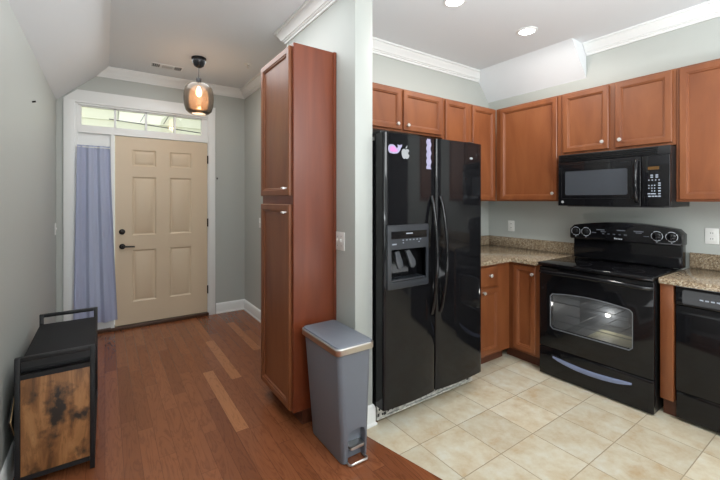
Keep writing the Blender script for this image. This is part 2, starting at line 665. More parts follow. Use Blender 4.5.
def obj(name, bm, m, parent=None, smooth=35, label=None):
    """link a bmesh (built in world coordinates) as one object, its origin at the parent's or at its own base"""
    if parent is None:
        xs = [v.co for v in bm.verts]
        org = Vector(((min(c.x for c in xs) + max(c.x for c in xs)) / 2, (min(c.y for c in xs) + max(c.y for c in xs)) / 2, min(c.z for c in xs)))
    else:
        org = ORG[parent.name]
    bmesh.ops.translate(bm, verts=bm.verts[:], vec=-org)
    me = bpy.data.meshes.new(name)
    bm.to_mesh(me)
    bm.free()
    if smooth:
        for p in me.polygons:
            p.use_smooth = True
        me.set_sharp_from_angle(angle=math.radians(smooth))
    me.materials.append(m)
    o = bpy.data.objects.new(name, me)
    COL.objects.link(o)
    ORG[o.name] = org
    if parent is None:
        o.location = org
    else:
        o.parent = parent
    if label:
        o['label'] = label
    return o


def thing(name, loc, label, cat, group=None):
    o = bpy.data.objects.new(name, None)
    o.empty_display_size = 0.1
    COL.objects.link(o)
    o.location = loc
    ORG[o.name] = Vector(loc)
    return tag(o, label, cat, group)


def struct(name, bm, m, parent=None, smooth=35):
    o = obj(name, bm, m, parent, smooth)
    if parent is None:
        o['kind'] = 'structure'
    return o


# ------------------------------------------------------------------ room shell
CZ = 2.86            # flat ceiling
XL, XE, XH, XK, XR = -0.41, 1.512, 1.272, 1.406, 3.66
YD, YS, YF, YB = 4.87, 1.90, 2.69, -3.0
SLZ, SLX = 2.452, 0.035   # sloped ceiling: low edge on the left wall, fold line
TB = [(1.285, 1.90), (1.40, 1.90), (1.40, 1.42)]


def edge_x(y):      # the oblique line where hardwood meets tile
    return 1.290 + (1.90 - y) * 0.228


f = new()
prism(f, [(XL - 0.1, YB), (edge_x(YB), YB), (edge_x(YS), YS), (1.45, YS), (1.45, 2.95), (1.6, 2.95), (1.6, YD + 0.1), (XL - 0.1, YD + 0.1)], '+z', 0.0, 0.08)
struct('floor', f, M['plank'])
f = new()
prism(f, [(edge_x(YB), YB), (XR + 0.1, YB), (XR + 0.1, YF + 0.1), (1.45, YF + 0.1), (1.45, YS), (edge_x(YS), YS)], '+z', 0.0, 0.08)
struct('floor', f, M['tile'])

c = new()
prism(c, [(SLX, YB), (XR + 0.1, YB), (XR + 0.1, YD + 0.12), (SLX, YD + 0.12)], '-z', CZ, 0.1)
prism(c, [(XL - 0.06, SLZ - 0.055), (SLX, CZ), (SLX, CZ + 0.1), (XL - 0.06, SLZ + 0.1)], '-y', YB, YD + 0.12 - YB)
struct('ceiling', c, M['ceil'])

w = new()
bx(w, XL - 0.1, XL, YB, YD + 0.12, 0, SLZ + 0.02)
struct('wall_left', w, M['wall'])

# door wall, pieced around the opening for door, sidelight and transom
OX0, OX1, OZ = -0.262, 1.072, 2.50
w = new()
prism(w, [(XL, 0), (OX0, 0), (OX0, OZ), (OX1, OZ), (OX1, 0), (XE + 0.1, 0), (XE + 0.1, CZ), (SLX, CZ), (XL, SLZ)], '-y', YD, 0.12)
struct('wall_front', w, M['wall'])

w = new()
bx(w, XE, XE + 0.1, 2.95, YD, 0, CZ)
struct('wall_entry', w, M['wall'])
w = new()
bx(w, XH, XE, 2.91, 2.95, 0, CZ)
bx(w, XH, XK, YS, 2.91, 0, CZ, 0.004)
struct('wall_middle', w, M['wall'])
w = new()
bx(w, XK, XR + 0.1, YF, YF + 0.1, 0, CZ)
struct('wall_back', w, M['wall'])
w = new()
bx(w, XR, XR + 0.1, -0.65, YF, 0, CZ)
struct('wall_right', w, M['wall'])
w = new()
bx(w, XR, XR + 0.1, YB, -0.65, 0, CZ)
struct('wall_right', w, M['reflection'])  # out-of-view stretch coloured dark so the refrigerator reflections darken
# wall behind the camera with two tall window openings
w = new()
for a, b_, z0, z1 in ((XL, -0.15, 0, CZ), (0.85, 1.70, 0, CZ), (3.20, XR, 0, CZ), (-0.15, 0.85, 0, 0.6), (-0.15, 0.85, 2.4, CZ), (1.70, 3.20, 0, 0.6), (1.70, 3.20, 2.4, CZ)):
    bx(w, a, b_, YB - 0.1, YB, z0, min(z1, CZ))
struct('wall_rear', w, M['wall'])

# white sloped bulkhead in the kitchen corner
w = new()
prism(w, [(3.395, CZ), (XR, CZ), (XR, 2.555)], '-y', 1.632, YF - 1.632)
struct('trim_1', w, M['ceil'], smooth=0)

# crown moulding and baseboards
CR = [(0, CZ), (0.084, CZ), (0.084, CZ - 0.016), (0.070, CZ - 0.016), (0.068, CZ - 0.026), (0.062, CZ - 0.036), (0.050, CZ - 0.050), (0.040, CZ - 0.066), (0.036, CZ - 0.076), (0.024, CZ - 0.076),
      (0.024, CZ - 0.086), (0.012, CZ - 0.086), (0.012, CZ - 0.104), (0, CZ - 0.104)]
t = new()
sweep(t, [(XE, 2.95), (XE, YD), (-0.08, YD)], CR)
struct('trim_2', t, M['white'])
t = new()
sweep(t, [(XK, YS), (XH, YS), (XH, 2.95), (XE, 2.95)][::-1], [(-o, z) for o, z in CR])
struct('trim_3', t, M['white'])
t = new()
sweep(t, [(XR, YF), (XK, YF)], CR)
struct('trim_4', t, M['white'])
t = new()
sweep(t, [(XR, YB), (XR, 1.628)], CR)
struct('trim_5', t, M['white'])
BB = [(0, 0), (0.022, 0), (0.022, 0.012), (0.014, 0.02), (0.014, 0.105), (0.010, 0.118), (0.004, 0.128), (0, 0.13)]
t = new()
sweep(t, [(XE, 2.95), (XE, YD), (1.150, YD)], BB)
struct('baseboard_right', t, M['white'])
t = new()
sweep(t, [(XL, YD), (XL, YB)], BB)
struct('baseboard_left', t, M['white'])
t = new()
sweep(t, [(XK, YS + 0.2), (XK, YS), (XH, YS), (XH, 2.10)], [(-o if False else o, z) for o, z in BB])
struct('baseboard_middle', t, M['white'])

# door surround: side casings, head casing, mullions, sidelight and transom
t = new()
prism(t, [(-0.352, 0), (-0.258, 0), (-0.258, 2.452), (1.062, 2.452), (1.062, 0), (1.140, 0), (1.140, 2.585), (-0.238, 2.585), (-0.352, 2.484)], '-y', YD - 0.022, 0.022, 0.004)
struct('trim_6', t, M['white'])
t = new()                      # frame of the opening
bx(t, OX0, -0.235, YD, YD + 0.1, 0.0, OZ)
bx(t, 1.053, OX1, YD, YD + 0.1, 0.0, OZ)
bx(t, 0.052, 0.086, YD - 0.012, YD + 0.1, 0.0, 2.145)
bx(t, -0.235, 1.053, YD - 0.010, YD + 0.1, 2.142, 2.218)
bx(t, -0.235, 1.053, YD, YD + 0.1, 2.435, OZ)
struct('trim_7', t, M['white'])
t = new()
win = struct('window_1', bx(new(), -0.213, 0.985, YD + 0.050, YD + 0.056, 2.222, 2.434), M['pane'])
t = new()
bx(t, -0.236, 1.053, YD + 0.03, YD + 0.045, 2.218, 2.228)
bx(t, -0.236, 1.053, YD + 0.03, YD + 0.045, 2.424, 2.436)
bx(t, -0.236, -0.205, YD + 0.02, YD + 0.075, 2.218, 2.436)
bx(t, 0.985, 1.053, YD + 0.02, YD + 0.075, 2.218, 2.436)
for k in range(1, 4):
    u = -0.205 + 1.19 * k / 4
    bx(t, u - 0.011, u + 0.011, YD + 0.03, YD + 0.075, 2.222, 2.434)
struct('window_frame', t, M['white'], win)
win = struct('window_2', bx(new(), -0.19, 0.01, YD + 0.05, YD + 0.056, 0.25, 2.03), M['pane'])
t = new()
bx(t, -0.236, -0.185, YD + 0.02, YD + 0.08, 0.0, 2.142)
bx(t, 0.005, 0.053, YD + 0.02, YD + 0.08, 0.0, 2.142)
bx(t, -0.185, 0.005, YD + 0.02, YD + 0.08, 0.0, 0.27)
bx(t, -0.185, 0.005, YD + 0.02, YD + 0.08, 2.0, 2.142)
struct('window_frame', t, M['white'], win)
struct('trim_8', bx(new(), -0.24, 1.06, YD - 0.035, YD + 0.1, 0.001, 0.034, 0.004), M['sill'])

# outside: pale siding of the house opposite and the porch boards above
t = new()
bx(t, -2.2, 3.4, 6.3, 6.4, 0, 3.6)
for k in range(24):
    prism(t, [(6.3, 0.15 * k), (6.3, 0.15 * k + 0.15), (6.28, 0.15 * k + 0.005)], '-x', -2.2, 5.6)
struct('wall_outside', t, M['siding'], smooth=0)
t = new()
for u, a in ((0.15, 0.01), (0.42, 0.2), (0.72, 0.2)):
    tube(t, [(u, 6.2, 2.56), (u + a, 6.2, 2.95)], 0.005, 6)
tube(t, [(0.045, 6.15, 2.543), (1.4, 6.15, 2.46)], 0.007, 6)
struct('trim_9', t, M['slot'])
t = new()
bx(t, -2.0, 3.2, YD + 0.13, 6.27, -0.06, -0.01)
struct('floor_porch', t, M['porch'])

# ------------------------------------------------------------------ entry door
DX0, DX1, DZ0, DZ1, DY = 0.092, 1.049, 0.042, 2.136, YD + 0.004
us = [DX0, 0.252, 0.490, 0.628, 0.866, DX1]
ws = [DZ0, 0.285, 0.868, 1.032, 1.690, 1.812, 1.995, DZ1]
door_bm = new()
fm = mapper('-y', DY)
vt = {}
for i, u in enumerate(us):
    for j, v in enumerate(ws):
        vt[i, j] = door_bm.verts.new(fm(u, v, 0))
for i in range(len(us) - 1):
    for j in range(len(ws) - 1):
        q = [vt[i, j], vt[i + 1, j], vt[i + 1, j + 1], vt[i, j + 1]]
        if i in (1, 3) and j in (1, 3, 5):
            prev = q
            for ins, d in ((0.012, 0.009), (0.022, 0.011), (0.045, 0.003)):
                r = [door_bm.verts.new(fm(u, v, d)) for u, v in ((us[i] + ins, ws[j] + ins), (us[i + 1] - ins, ws[j] + ins), (us[i + 1] - ins, ws[j + 1] - ins), (us[i] + ins, ws[j + 1] - ins))]
                for k in range(4):
                    door_bm.faces.new((prev[k], prev[(k + 1) % 4], r[(k + 1) % 4], r[k]))
                prev = r
            door_bm.faces.new(prev)
        else:
            door_bm.faces.new(q)
back = [door_bm.verts.new(fm(u, v, 0.04)) for u, v in ((DX0, DZ0), (DX1, DZ0), (DX1, DZ1), (DX0, DZ1))]
door_bm.faces.new(back[::-1])
nx, nz = len(us) - 1, len(ws) - 1
door_bm.faces.new([vt[i, 0] for i in range(nx + 1)] + [back[1], back[0]])
door_bm.faces.new([vt[i, nz] for i in range(nx, -1, -1)] + [back[3], back[2]])
door_bm.faces.new([vt[0, j] for j in range(nz, -1, -1)] + [back[0], back[3]])
door_bm.faces.new([vt[nx, j] for j in range(nz + 1)] + [back[2], back[1]])
bmesh.ops.recalc_face_normals(door_bm, faces=door_bm.faces[:])
front_door = struct('door_1', door_bm, M['door'], smooth=20)
obj('deadbolt', lathe(new(), [(0.030, 0), (0.030, 0.010), (0.024, 0.016), (0.012, 0.018), (0.012, 0.03), (0.0, 0.031)], (0.156, DY, 1.078), 20, '-y'), M['bronze'], front_door)
h = new()
lathe(h, [(0.030, 0), (0.030, 0.010), (0.013, 0.016), (0.013, 0.045), (0, 0.046)], (0.158, DY, 0.915), 20, '-y')
tube(h, [(0.158, DY - 0.040, 0.915), (0.20, DY - 0.044, 0.914), (0.275, DY - 0.040, 0.908)], 0.009)
obj('door_handle', h, M['bronze'], front_door)
for z in (0.32, 1.15, 1.93):
    h = new()
    tube(h, [(DX1 + 0.003, DY - 0.006, z - 0.05), (DX1 + 0.003, DY - 0.006, z + 0.05)], 0.008, 8)
    obj('hinge', h, M['bronze'], front_door)

# ------------------------------------------------------------------ curtain on the sidelight
cur = thing('curtain', (-0.09, YD - 0.05, 0.15), 'lavender grey curtain hanging over the narrow window left of the tan door', 'curtain')
N, K = 60, 30
t = new()
rows = []
for j in range(K + 1):
    s = j / K
    z = 2.005 - s * (2.005 - 0.155) - 0.0
    a0 = -0.238 - 0.030 * s
    a1 = 0.045 + 0.068 * s ** 1.2
    amp = 0.012 + 0.010 * s
    row = []
    for i in range(N + 1):
        q = i / N
        zz = z - (0.035 * s * math.sin(q * 2.2))
        yy = YD - 0.05 - amp * (0.75 * math.sin(q * 19 + 0.5 * s) + 0.4 * math.sin(q * 37 + 2.0 - 1.5 * s)) + 0.006 * math.sin(6 * s + q * 3)
        row.append(t.verts.new((a0 + (a1 - a0) * q, min(yy, YD - 0.026), zz)))
    rows.append(row)
for a, b_ in zip(rows, rows[1:]):
    for i in range(N):
        t.faces.new((a[i], a[i + 1], b_[i + 1], b_[i]))
obj('cloth', t, M['curtain'], cur, smooth=180)
t = new()
tube(t, [(-0.25, YD - 0.05, 1.985), (0.050, YD - 0.05, 1.985)], 0.005, 8)
obj('curtain_rod', t, M['white'], cur)

# ------------------------------------------------------------------ pendant lamp, vent, sprinkler, recessed lights
PX, PY = 0.778, 3.99
lamp = thing('pendant_lamp', (PX, PY, 2.29), 'amber glass pendant lamp on a black canopy hanging before the entry door', 'lamp')
obj('canopy', lathe(new(), [(0.0, CZ), (0.066, CZ), (0.070, CZ - 0.01), (0.062, CZ - 0.045), (0.045, CZ - 0.082), (0.022, CZ - 0.097), (0.005, CZ - 0.10)], (PX, PY, 0)), M['black_soft'], lamp)
obj('cord', tube(new(), [(PX, PY, CZ - 0.095), (PX, PY, 2.65)], 0.0035, 8), M['black_soft'], lamp)
obj('socket', lathe(new(), [(0.0, 2.655), (0.022, 2.655), (0.024, 2.65), (0.024, 2.59), (0.018, 2.57), (0.0, 2.57)], (PX, PY, 0)), M['black_soft'], lamp)
sh = obj('lamp_shade', lathe(new(), [(0.026, 2.605), (0.060, 2.602), (0.100, 2.585), (0.128, 2.55), (0.140, 2.50), (0.142, 2.44), (0.136, 2.375), (0.120, 2.325), (0.092, 2.300), (0.068, 2.294), (0.066, 2.300), (0.090, 2.306), (0.116, 2.33), (0.132, 2.378), (0.138, 2.44), (0.136, 2.498), (0.124, 2.546), (0.098, 2.579), (0.060, 2.596), (0.026, 2.598)], (PX, PY, 0), 40), M['shade'], lamp, smooth=80)
bulb = obj('bulb', lathe(new(), [(0.0, 2.47), (0.012, 2.473), (0.024, 2.49), (0.028, 2.51), (0.024, 2.535), (0.014, 2.56), (0.012, 2.57)], (PX, PY, 0)), M['bulb'], lamp)
pl = bpy.data.lights.new('pendant_glow', 'POINT')
pl.energy, pl.color, pl.shadow_soft_size = 9.0, (1.0, 0.96, 0.92), 0.03
po = bpy.data.objects.new('pendant_glow', pl)
COL.objects.link(po)
po.location = (PX, PY, 2.45)

VX, VY = 0.545, 4.44
vent = thing('ceiling_vent', (VX, VY, CZ - 0.012), 'white air vent with louvres in the hall ceiling near the pendant', 'vent')
t = new()
bx(t, VX - 0.152, VX + 0.152, VY - 0.062, VY + 0.062, CZ - 0.006, CZ - 0.0005, 0.002)
obj('frame', t, M['white'], vent)
t = new()
bx(t, VX - 0.14, VX + 0.14, VY - 0.05, VY + 0.05, CZ - 0.0075, CZ - 0.0055)
obj('backing', t, M['slot'], vent)
t = new()
for k in range(16):
    if k in (4, 11):
        bx(t, VX - 0.137 + k * 0.0172, VX - 0.137 + k * 0.0172 + 0.016, VY - 0.05, VY + 0.05, CZ - 0.012, CZ - 0.007)
        continue
    m_ = 0.011 if 4 < k < 11 else 0.004
    bx(t, VX - 0.137 + k * 0.0172, VX - 0.137 + k * 0.0172 + m_, VY - 0.05, VY + 0.05, CZ - 0.012, CZ - 0.007)
obj('louvres', t, M['white'], vent)

SX, SY = 1.238, 3.876
sp = thing('sprinkler', (SX, SY, CZ - 0.045), 'small white fire sprinkler on the hall ceiling by the pantry', 'sprinkler')
obj('escutcheon', lathe(new(), [(0.0, 0), (0.038, 0), (0.036, 0.006), (0.014, 0.012), (0.0, 0.012)], (SX, SY, CZ - 0.0005), 24, '-z'), M['plate'], sp)
t = new()
lathe(t, [(0.0, 0.010), (0.009, 0.010), (0.009, 0.025), (0.004, 0.028), (0.004, 0.040), (0.016, 0.041), (0.016, 0.043), (0.0, 0.043)], (SX, SY, CZ), 16, '-z')
obj('nozzle', t, M['nickel'], sp)

for (lx, ly, lab) in ((2.94, 1.78, 'recessed ceiling light nearest the white sloped bulkhead'), (2.07, 1.806, 'recessed ceiling light in front of the refrigerator, cut by the photo top')):
    r = thing('ceiling_light', (lx, ly, CZ - 0.01), lab, 'light', 'recessed kitchen lights')
    obj('trim_ring', lathe(new(), [(0.060, 0.0), (0.083, 0.0), (0.081, 0.006), (0.064, 0.009), (0.060, 0.004)], (lx, ly, CZ - 0.0005), 32, '-z'), M['white'], r)
    obj('lens', lathe(new(), [(0.0, 0.0), (0.0615, 0.0), (0.0615, 0.004), (0.0, 0.0045)], (lx, ly, CZ - 0.001), 32, '-z'), M['led'], r)
    d = bpy.data.lights.new('downlight', 'AREA')
    d.shape, d.size, d.energy, d.color = 'DISK', 0.12, 7, (1.0, 0.96, 0.9)
    o = bpy.data.objects.new('downlight', d)
    COL.objects.link(o)
    o.location = (lx, ly, CZ - 0.02)


# ------------------------------------------------------------------ wall plates
def plate_thing(name, axis, at, u, w_, hw, hh, label, cat, kind, group=None):
    f0 = mapper(axis, at)
    p = thing(name, f0(u, w_ - hh, 0), label, cat, group)
    obj('cover_plate', prism(new(), rrect(u - hw, u + hw, w_ - hh, w_ + hh, 0.006), axis, at - (0.006 if axis[0] == '-' else -0.006), 0.0055, 0.002), M['plate'], p)
    s = at - (0.0065 if axis[0] == '-' else -0.0065)
    if kind == 'switch':
        n = 2 if hw > 0.05 else 1
        for k in range(n):
            uu = u + (k - (n - 1) / 2) * 0.046
            sw = obj('toggle', prism(new(), rrect(uu - 0.005, uu + 0.005, w_ - 0.004, w_ + 0.014, 0.002, 2), axis, s - (0.008 if axis[0] == '-' else -0.008), 0.008, 0.001), M['plate'], p)
            for zz in (-0.03, 0.03):
                obj('screw', prism(new(), disc_pts(uu, w_ + zz, 0.003, 10), axis, s, 0.0008), M['mgrey'], p)
    else:
        for zz in (-0.021, 0.021):
            rc = obj('receptacle', prism(new(), rrect(u - 0.017, u + 0.017, w_ + zz - 0.014, w_ + zz + 0.014, 0.008, 4), axis, s - (0.001 if axis[0] == '-' else -0.001), 0.0014), M['plate'], p)
            for du in (-0.006, 0.006):
                obj('slot', prism(new(), [(u + du - 0.0015, w_ + zz - 0.003), (u + du + 0.0015, w_ + zz - 0.003), (u + du + 0.0015, w_ + zz + 0.007), (u + du - 0.0015, w_ + zz + 0.007)], axis, s - (0.0016 if axis[0] == '-' else -0.0016), 0.0006), M['slot'], rc)
    return p


plate_thing('light_switch', '-x', XH, 2.078, 1.161, 0.060, 0.060, 'white double switch plate on the grey wall right of the pantry', 'switch', 'switch')
plate_thing('wall_outlet', '-x', XR, 2.397, 1.147, 0.038, 0.058, 'white outlet plate on the wall between refrigerator and range', 'outlet', 'outlet', 'kitchen outlets')
plate_thing('wall_outlet', '-x', XR, 0.772, 1.165, 0.038, 0.058, 'white outlet plate on the wall right of the range', 'outlet', 'outlet', 'kitchen outlets')
plate_thing('light_switch', '+x', XL, 4.76, 1.14, 0.036, 0.058, 'white switch plate on the left wall beside the door casing', 'switch', 'switch')
plate_thing('light_switch', '-x', XE, 4.27, 1.16, 0.036, 0.058, 'white switch plate on the entry wall, half hidden by the pantry', 'switch', 'switch')
t = new()
tube(t, [(XL + 0.0005, 3.35, 2.10), (XL + 0.02, 3.35, 2.105)], 0.006, 8)
tag(obj('wall_nail', t, M['bronze']), 'small dark nail high on the left wall', 'nail')
t = new()
tube(t, [(1.163, YD - 0.0005, 1.707), (1.163, YD - 0.018, 1.707), (1.163, YD - 0.022, 1.690)], 0.006, 8)
tag(obj('wall_hook', t, M['bronze']), 'tiny dark hook on the wall right of the door casing', 'hook')


# ------------------------------------------------------------------ cabinets
def knob(parent, axis, at, u, w_):
    f0 = mapper(axis, at)
    return obj('knob', lathe(new(), [(0.007, -0.0005), (0.006, 0.006), (0.006, 0.012), (0.013, 0.017), (0.015, 0.022), (0.013, 0.027), (0.0, 0.029)], f0(u, w_, 0), 18, axis), M['nickel'], parent, label='round satin nickel knob')


def cabinet(name, axis, face, u0, u1, w0, w1, depth, label, cat, group, doors, drawers=(), toe=None, side=None):
    """box with face frame; doors/drawers = (u0, u1, w0, w1, knob_u, knob_w)"""
    f0 = mapper(axis, face)
    root = thing(name, f0((u0 + u1) / 2, 0.0 if toe else w0, depth / 2), label, cat, group)
    t = new()
    prism(t, [(u0, w0), (u1, w0), (u1, w1), (u0, w1)], axis, face, depth, 0.0015, 1)
    obj('body', t, M['cherry'], root)
    for d in doors:
        p = obj('door', panel_door(new(), axis, face - 0.0205, *d[:4]), M['cherry'], root)
        if d[4] is not None:
            knob(p, axis, face - 0.0205, d[4], d[5])
    for d in drawers:
        t = new()
        prism(t, [(d[0], d[2]), (d[1], d[2]), (d[1], d[3]), (d[0], d[3])], axis, face - 0.0205, 0.02, 0.005, 2)
        p = obj('drawer', t, M['cherry'], root)
        if d[4] is not None:
            knob(p, axis, face - 0.0205, d[4], d[5])
    if toe:
        t = new()
        prism(t, [(u0, 0.001), (u1, 0.001), (u1, w0 - 0.0005), (u0, w0 - 0.0005)], axis, face + 0.07, 0.02)
        obj('toe_kick', t, M['toe'], root)
    return root


WG = 'cherry wall cabinets of the kitchen'
UB, UT = 1.418, 2.368
UFY, UFX = 2.37, 3.35     # frame planes of the wall cabinets
cabinet('wall_cabinet', '-y', UFY, 1.555, 2.548, 2.000, UT, YF - UFY - 0.002, 'two-door cherry cabinet above the black refrigerator', 'cabinet', WG,
        [(1.585, 2.040, 2.018, UT - 0.014, 1.990, 2.060), (2.066, 2.522, 2.018, UT - 0.014, 2.102, 2.060)])
cabinet('wall_cabinet', '-y', UFY, 2.550, 2.930, UB, UT, YF - UFY - 0.002, 'narrow cherry wall cabinet beside the one above the refrigerator', 'cabinet', WG,
        [(2.576, 2.886, UB + 0.02, UT - 0.014, None, None)])
cabinet('wall_cabinet', '-y', UFY, 2.932, 3.345, UB, UT, YF - UFY - 0.002, 'cherry wall cabinet in the corner right of the refrigerator', 'cabinet', WG,
        [(2.957, 3.305, UB + 0.012, UT - 0.014, None, None)])
cabinet('wall_cabinet', '-x', UFX, 1.702, 2.367, UB, UT, XR - UFX - 0.002, 'single-door cherry wall cabinet left of the microwave', 'cabinet', WG,
        [(1.732, 2.312, UB + 0.012, UT - 0.014, 1.764, 1.490)])
cabinet('wall_cabinet', '-x', UFX, 0.897, 1.700, 1.825, UT, XR - UFX - 0.002, 'two-door cherry wall cabinet directly above the microwave', 'cabinet', WG,
        [(1.320, 1.678, 1.845, UT - 0.014, 1.360, 1.903), (0.916, 1.274, 1.845, UT - 0.014, 1.236, 1.903)])
cabinet('wall_cabinet', '-x', UFX, 0.300, 0.895, UB, UT, XR - UFX - 0.002, 'cherry wall cabinet right of the microwave, cut by the photo edge', 'cabinet', WG,
        [(0.33, 0.874, UB + 0.015, UT - 0.014, 0.36, 1.49)])

BG = 'cherry base cabinets of the kitchen'
BFY, BFX = 1.985, 3.005
cabinet('base_cabinet', '-y', BFY, 2.40, 2.998, 0.10, 0.882, YF - BFY - 0.005, 'cherry base cabinet with a drawer, right of the refrigerator', 'cabinet', BG,
        [(2.43, 2.825, 0.125, 0.675, 2.60, 0.652)], [(2.43, 2.80, 0.698, 0.862, 2.69, 0.788)], toe=True)
cabinet('base_cabinet', '-x', BFX, 1.700, 2.060, 0.10, 0.882, XR - BFX - 0.005, 'cherry base cabinet with one narrow door, left of the range', 'cabinet', BG,
        [(1.735, 1.940, 0.125, 0.862, 1.752, 0.800)], toe=True)
t = thing('filler_panel', (3.2, 0.86, 0), 'narrow cherry filler panel between the range and the dishwasher', 'panel')
obj('board', bx(new(), 3.035, 3.62, 0.826, 0.896, 0.12, 0.878, 0.002), M['cherry'], t)
obj('toe_kick', bx(new(), 3.10, 3.62, 0.826, 0.896, 0.001, 0.1195), M['toe'], t)

# countertops with backsplash strips
ct = thing('countertop', (3.0, 2.3, 0.876), 'speckled granite countertop in the corner between refrigerator and range', 'countertop', 'granite countertops')
t = new()
prism(t, [(2.385, 1.945), (2.965, 1.945), (2.965, 1.712), (3.655, 1.712), (3.655, YF - 0.005), (2.385, YF - 0.005)], '+z', 0.919, 0.036, 0.004)
obj('slab', t, M['granite'], ct)
t = new()
bx(t, 2.385, 3.657, YF - 0.024, YF - 0.003, 0.9195, 1.024, 0.002)
bx(t, 3.637, 3.657, 1.712, YF - 0.025, 0.9195, 1.024, 0.002)
obj('backsplash', t, M['granite'], ct)
ct = thing('countertop', (3.3, 0.4, 0.880), 'speckled granite countertop above the dishwasher', 'countertop', 'granite countertops')
obj('slab', bx(new(), 3.005, 3.655, -0.6, 0.896, 0.882, 0.920, 0.004), M['granite'], ct)
obj('backsplash', bx(new(), 3.637, 3.657, -0.6, 0.893, 0.9205, 1.034, 0.002), M['granite'], ct)

# pantry
PXF, PY0, PY1 = 0.965, 2.13, 2.675
pan = thing('pantry_cabinet', (1.12, 2.4, 0), 'tall cherry pantry cabinet against the wall behind the grey trash can', 'cabinet')
t = new()
bx(t, PXF, XH - 0.002, PY0, PY1, 0.102, 2.412, 0.002, 1)
obj('body', t, M['cherry_side'], pan)
t = new()
bx(t, XH - 0.024, XH - 0.002, PY0 - 0.010, PY0 - 0.0005, 0.102, 2.412, 0.002, 1)
obj('scribe_moulding', t, M['cherry_side'], pan)
for z0, z1, kz in ((0.112, 1.402, 1.352), (1.458, 2.398, 1.505)):
    p = obj('door', panel_door(new(), '-x', PXF - 0.0205, PY0 + 0.028, PY1 - 0.012, z0, z1), M['cherry'], pan)
    h = new()
    lathe(h, [(0.006, -0.0005), (0.005, 0.024)], (PXF - 0.0205, PY0 + 0.065, kz), 14, '-x')
    tube(h, [(PXF - 0.046, PY0 + 0.05, kz), (PXF - 0.046, PY0 + 0.08, kz)], 0.007, 10)
    obj('knob', h, M['nickel'], p, label='nickel bar knob')
t = new()
bx(t, PXF + 0.07, XH - 0.004, PY0 + 0.02, PY1 - 0.002, 0.001, 0.1015)
obj('toe_kick', t, M['toe'], pan)

# ------------------------------------------------------------------ refrigerator
FX0, FX1, FXS, FY = 1.420, 2.374, 1.874, 1.806
fr = thing('refrigerator', (1.88, 2.2, 0), 'black side-by-side refrigerator with ice dispenser and stickers on its door', 'refrigerator')
obj('body', bx(new(), FX0 + 0.006, FX1 - 0.006, 1.905, 2.62, 0.035, 1.815, 0.004), M['black_soft'], fr)


def fridge_door(x0, x1):
    pts = []
    n = 18
    r = 0.014
    bow = 0.013
    for k in range(n + 1):
        q = k / n
        x = x0 + (x1 - x0) * q
        e = min(x - x0, x1 - x)
        y = FY - bow * (1 - (2 * q - 1) ** 2)
        pts.append((x, y))
    pts = [(x0, FY + r)] + [(x0 + r * (1 - math.cos(a)), FY + r * (1 - math.sin(a)) - 0.0) for a in (0.4, 0.8, 1.2)] + [p for p in pts if x0 + r < p[0] < x1 - r] + \
          [(x1 - r * (1 - math.cos(a)), FY + r * (1 - math.sin(a))) for a in (1.2, 0.8, 0.4)] + [(x1, FY + r)]
    pts += [(x1, 1.900), (x0, 1.900)]
    t = new()
    prism(t, pts, '+z', 1.853, 1.853 - 0.120)
    return t


DU0, DU1, DW0, DW1 = 1.436, 1.788, 0.868, 1.272      # dispenser housing
fd = fridge_door(FX0, FXS - 0.003)
fd = cut(fd, prism(new(), rrect(DU0 + 0.03, DU1 - 0.022, DW0 + 0.045, 1.118, 0.008), '-y', 1.70, 0.175))
lf = obj('freezer_door', fd, M['black'], fr, smooth=30)
rf = obj('refrigerator_door', fridge_door(FXS + 0.003, FX1), M['black'], fr, smooth=30)
# dispenser
fy = FY - 0.022
t = prism(new(), rrect(DU0, DU1, DW0, DW1, 0.012), '-y', fy, 0.045, 0.004)
t = cut(t, prism(new(), rrect(DU0 + 0.030, DU1 - 0.022, DW0 + 0.045, 1.118, 0.008), '-y', 1.60, 0.30))
disp = obj('dispenser', t, M['dgrey'], fr, label='charcoal water and ice dispenser housing')
t = new()
prism(t, rrect(DU0 + 0.028, DU1 - 0.02, 1.185, 1.232, 0.004), '-y', fy - 0.002, 0.002)
obj('control_strip', t, M['black'], disp)
for (k0, k1, y0, y1, z0, z1) in [(1.555 + k * 0.030, 1.566 + k * 0.030, fy - 0.003, fy - 0.0005, 1.172, 1.178) for k in range(6)] + [(1.557 + k * 0.034, 1.566 + k * 0.034, fy - 0.003, fy - 0.0005, 1.155, 1.161) for k in (0, 4)] + \
        [(1.585, 1.64, fy - 0.0045, fy - 0.0022, 1.213, 1.220), (1.470, 1.505, fy - 0.003, fy - 0.0005, 1.148, 1.156)]:
    obj('key_mark', bx(new(), k0, k1, y0, y1, z0, z1), M['print'], disp)
t = new()
for u, lean in ((1.535, 0.0), (1.625, 0.02)):
    for k in range(1):
        ring = []
        prism(t, [(u - 0.022, 1.10), (u + 0.012, 1.105), (u + 0.042 + lean, 1.035), (u + 0.048 + lean, 1.005), (u + 0.030 + lean, 0.985), (u + 0.004 + lean, 0.990), (u - 0.012 + lean, 1.03)], '-y', 1.803, 0.014, 0.005)
obj('paddle', t, M['pgrey'], disp, label='two grey dispenser paddles')
t = new()
bx(t, DU0 + 0.036, DU1 - 0.026, 1.785, 1.868, 0.915, 0.928, 0.003)
for k in range(7):
    bx(t, DU0 + 0.06 + k * 0.035, DU0 + 0.068 + k * 0.035, 1.795, 1.86, 0.928, 0.931)
obj('drip_tray', t, M['dgrey'], disp)
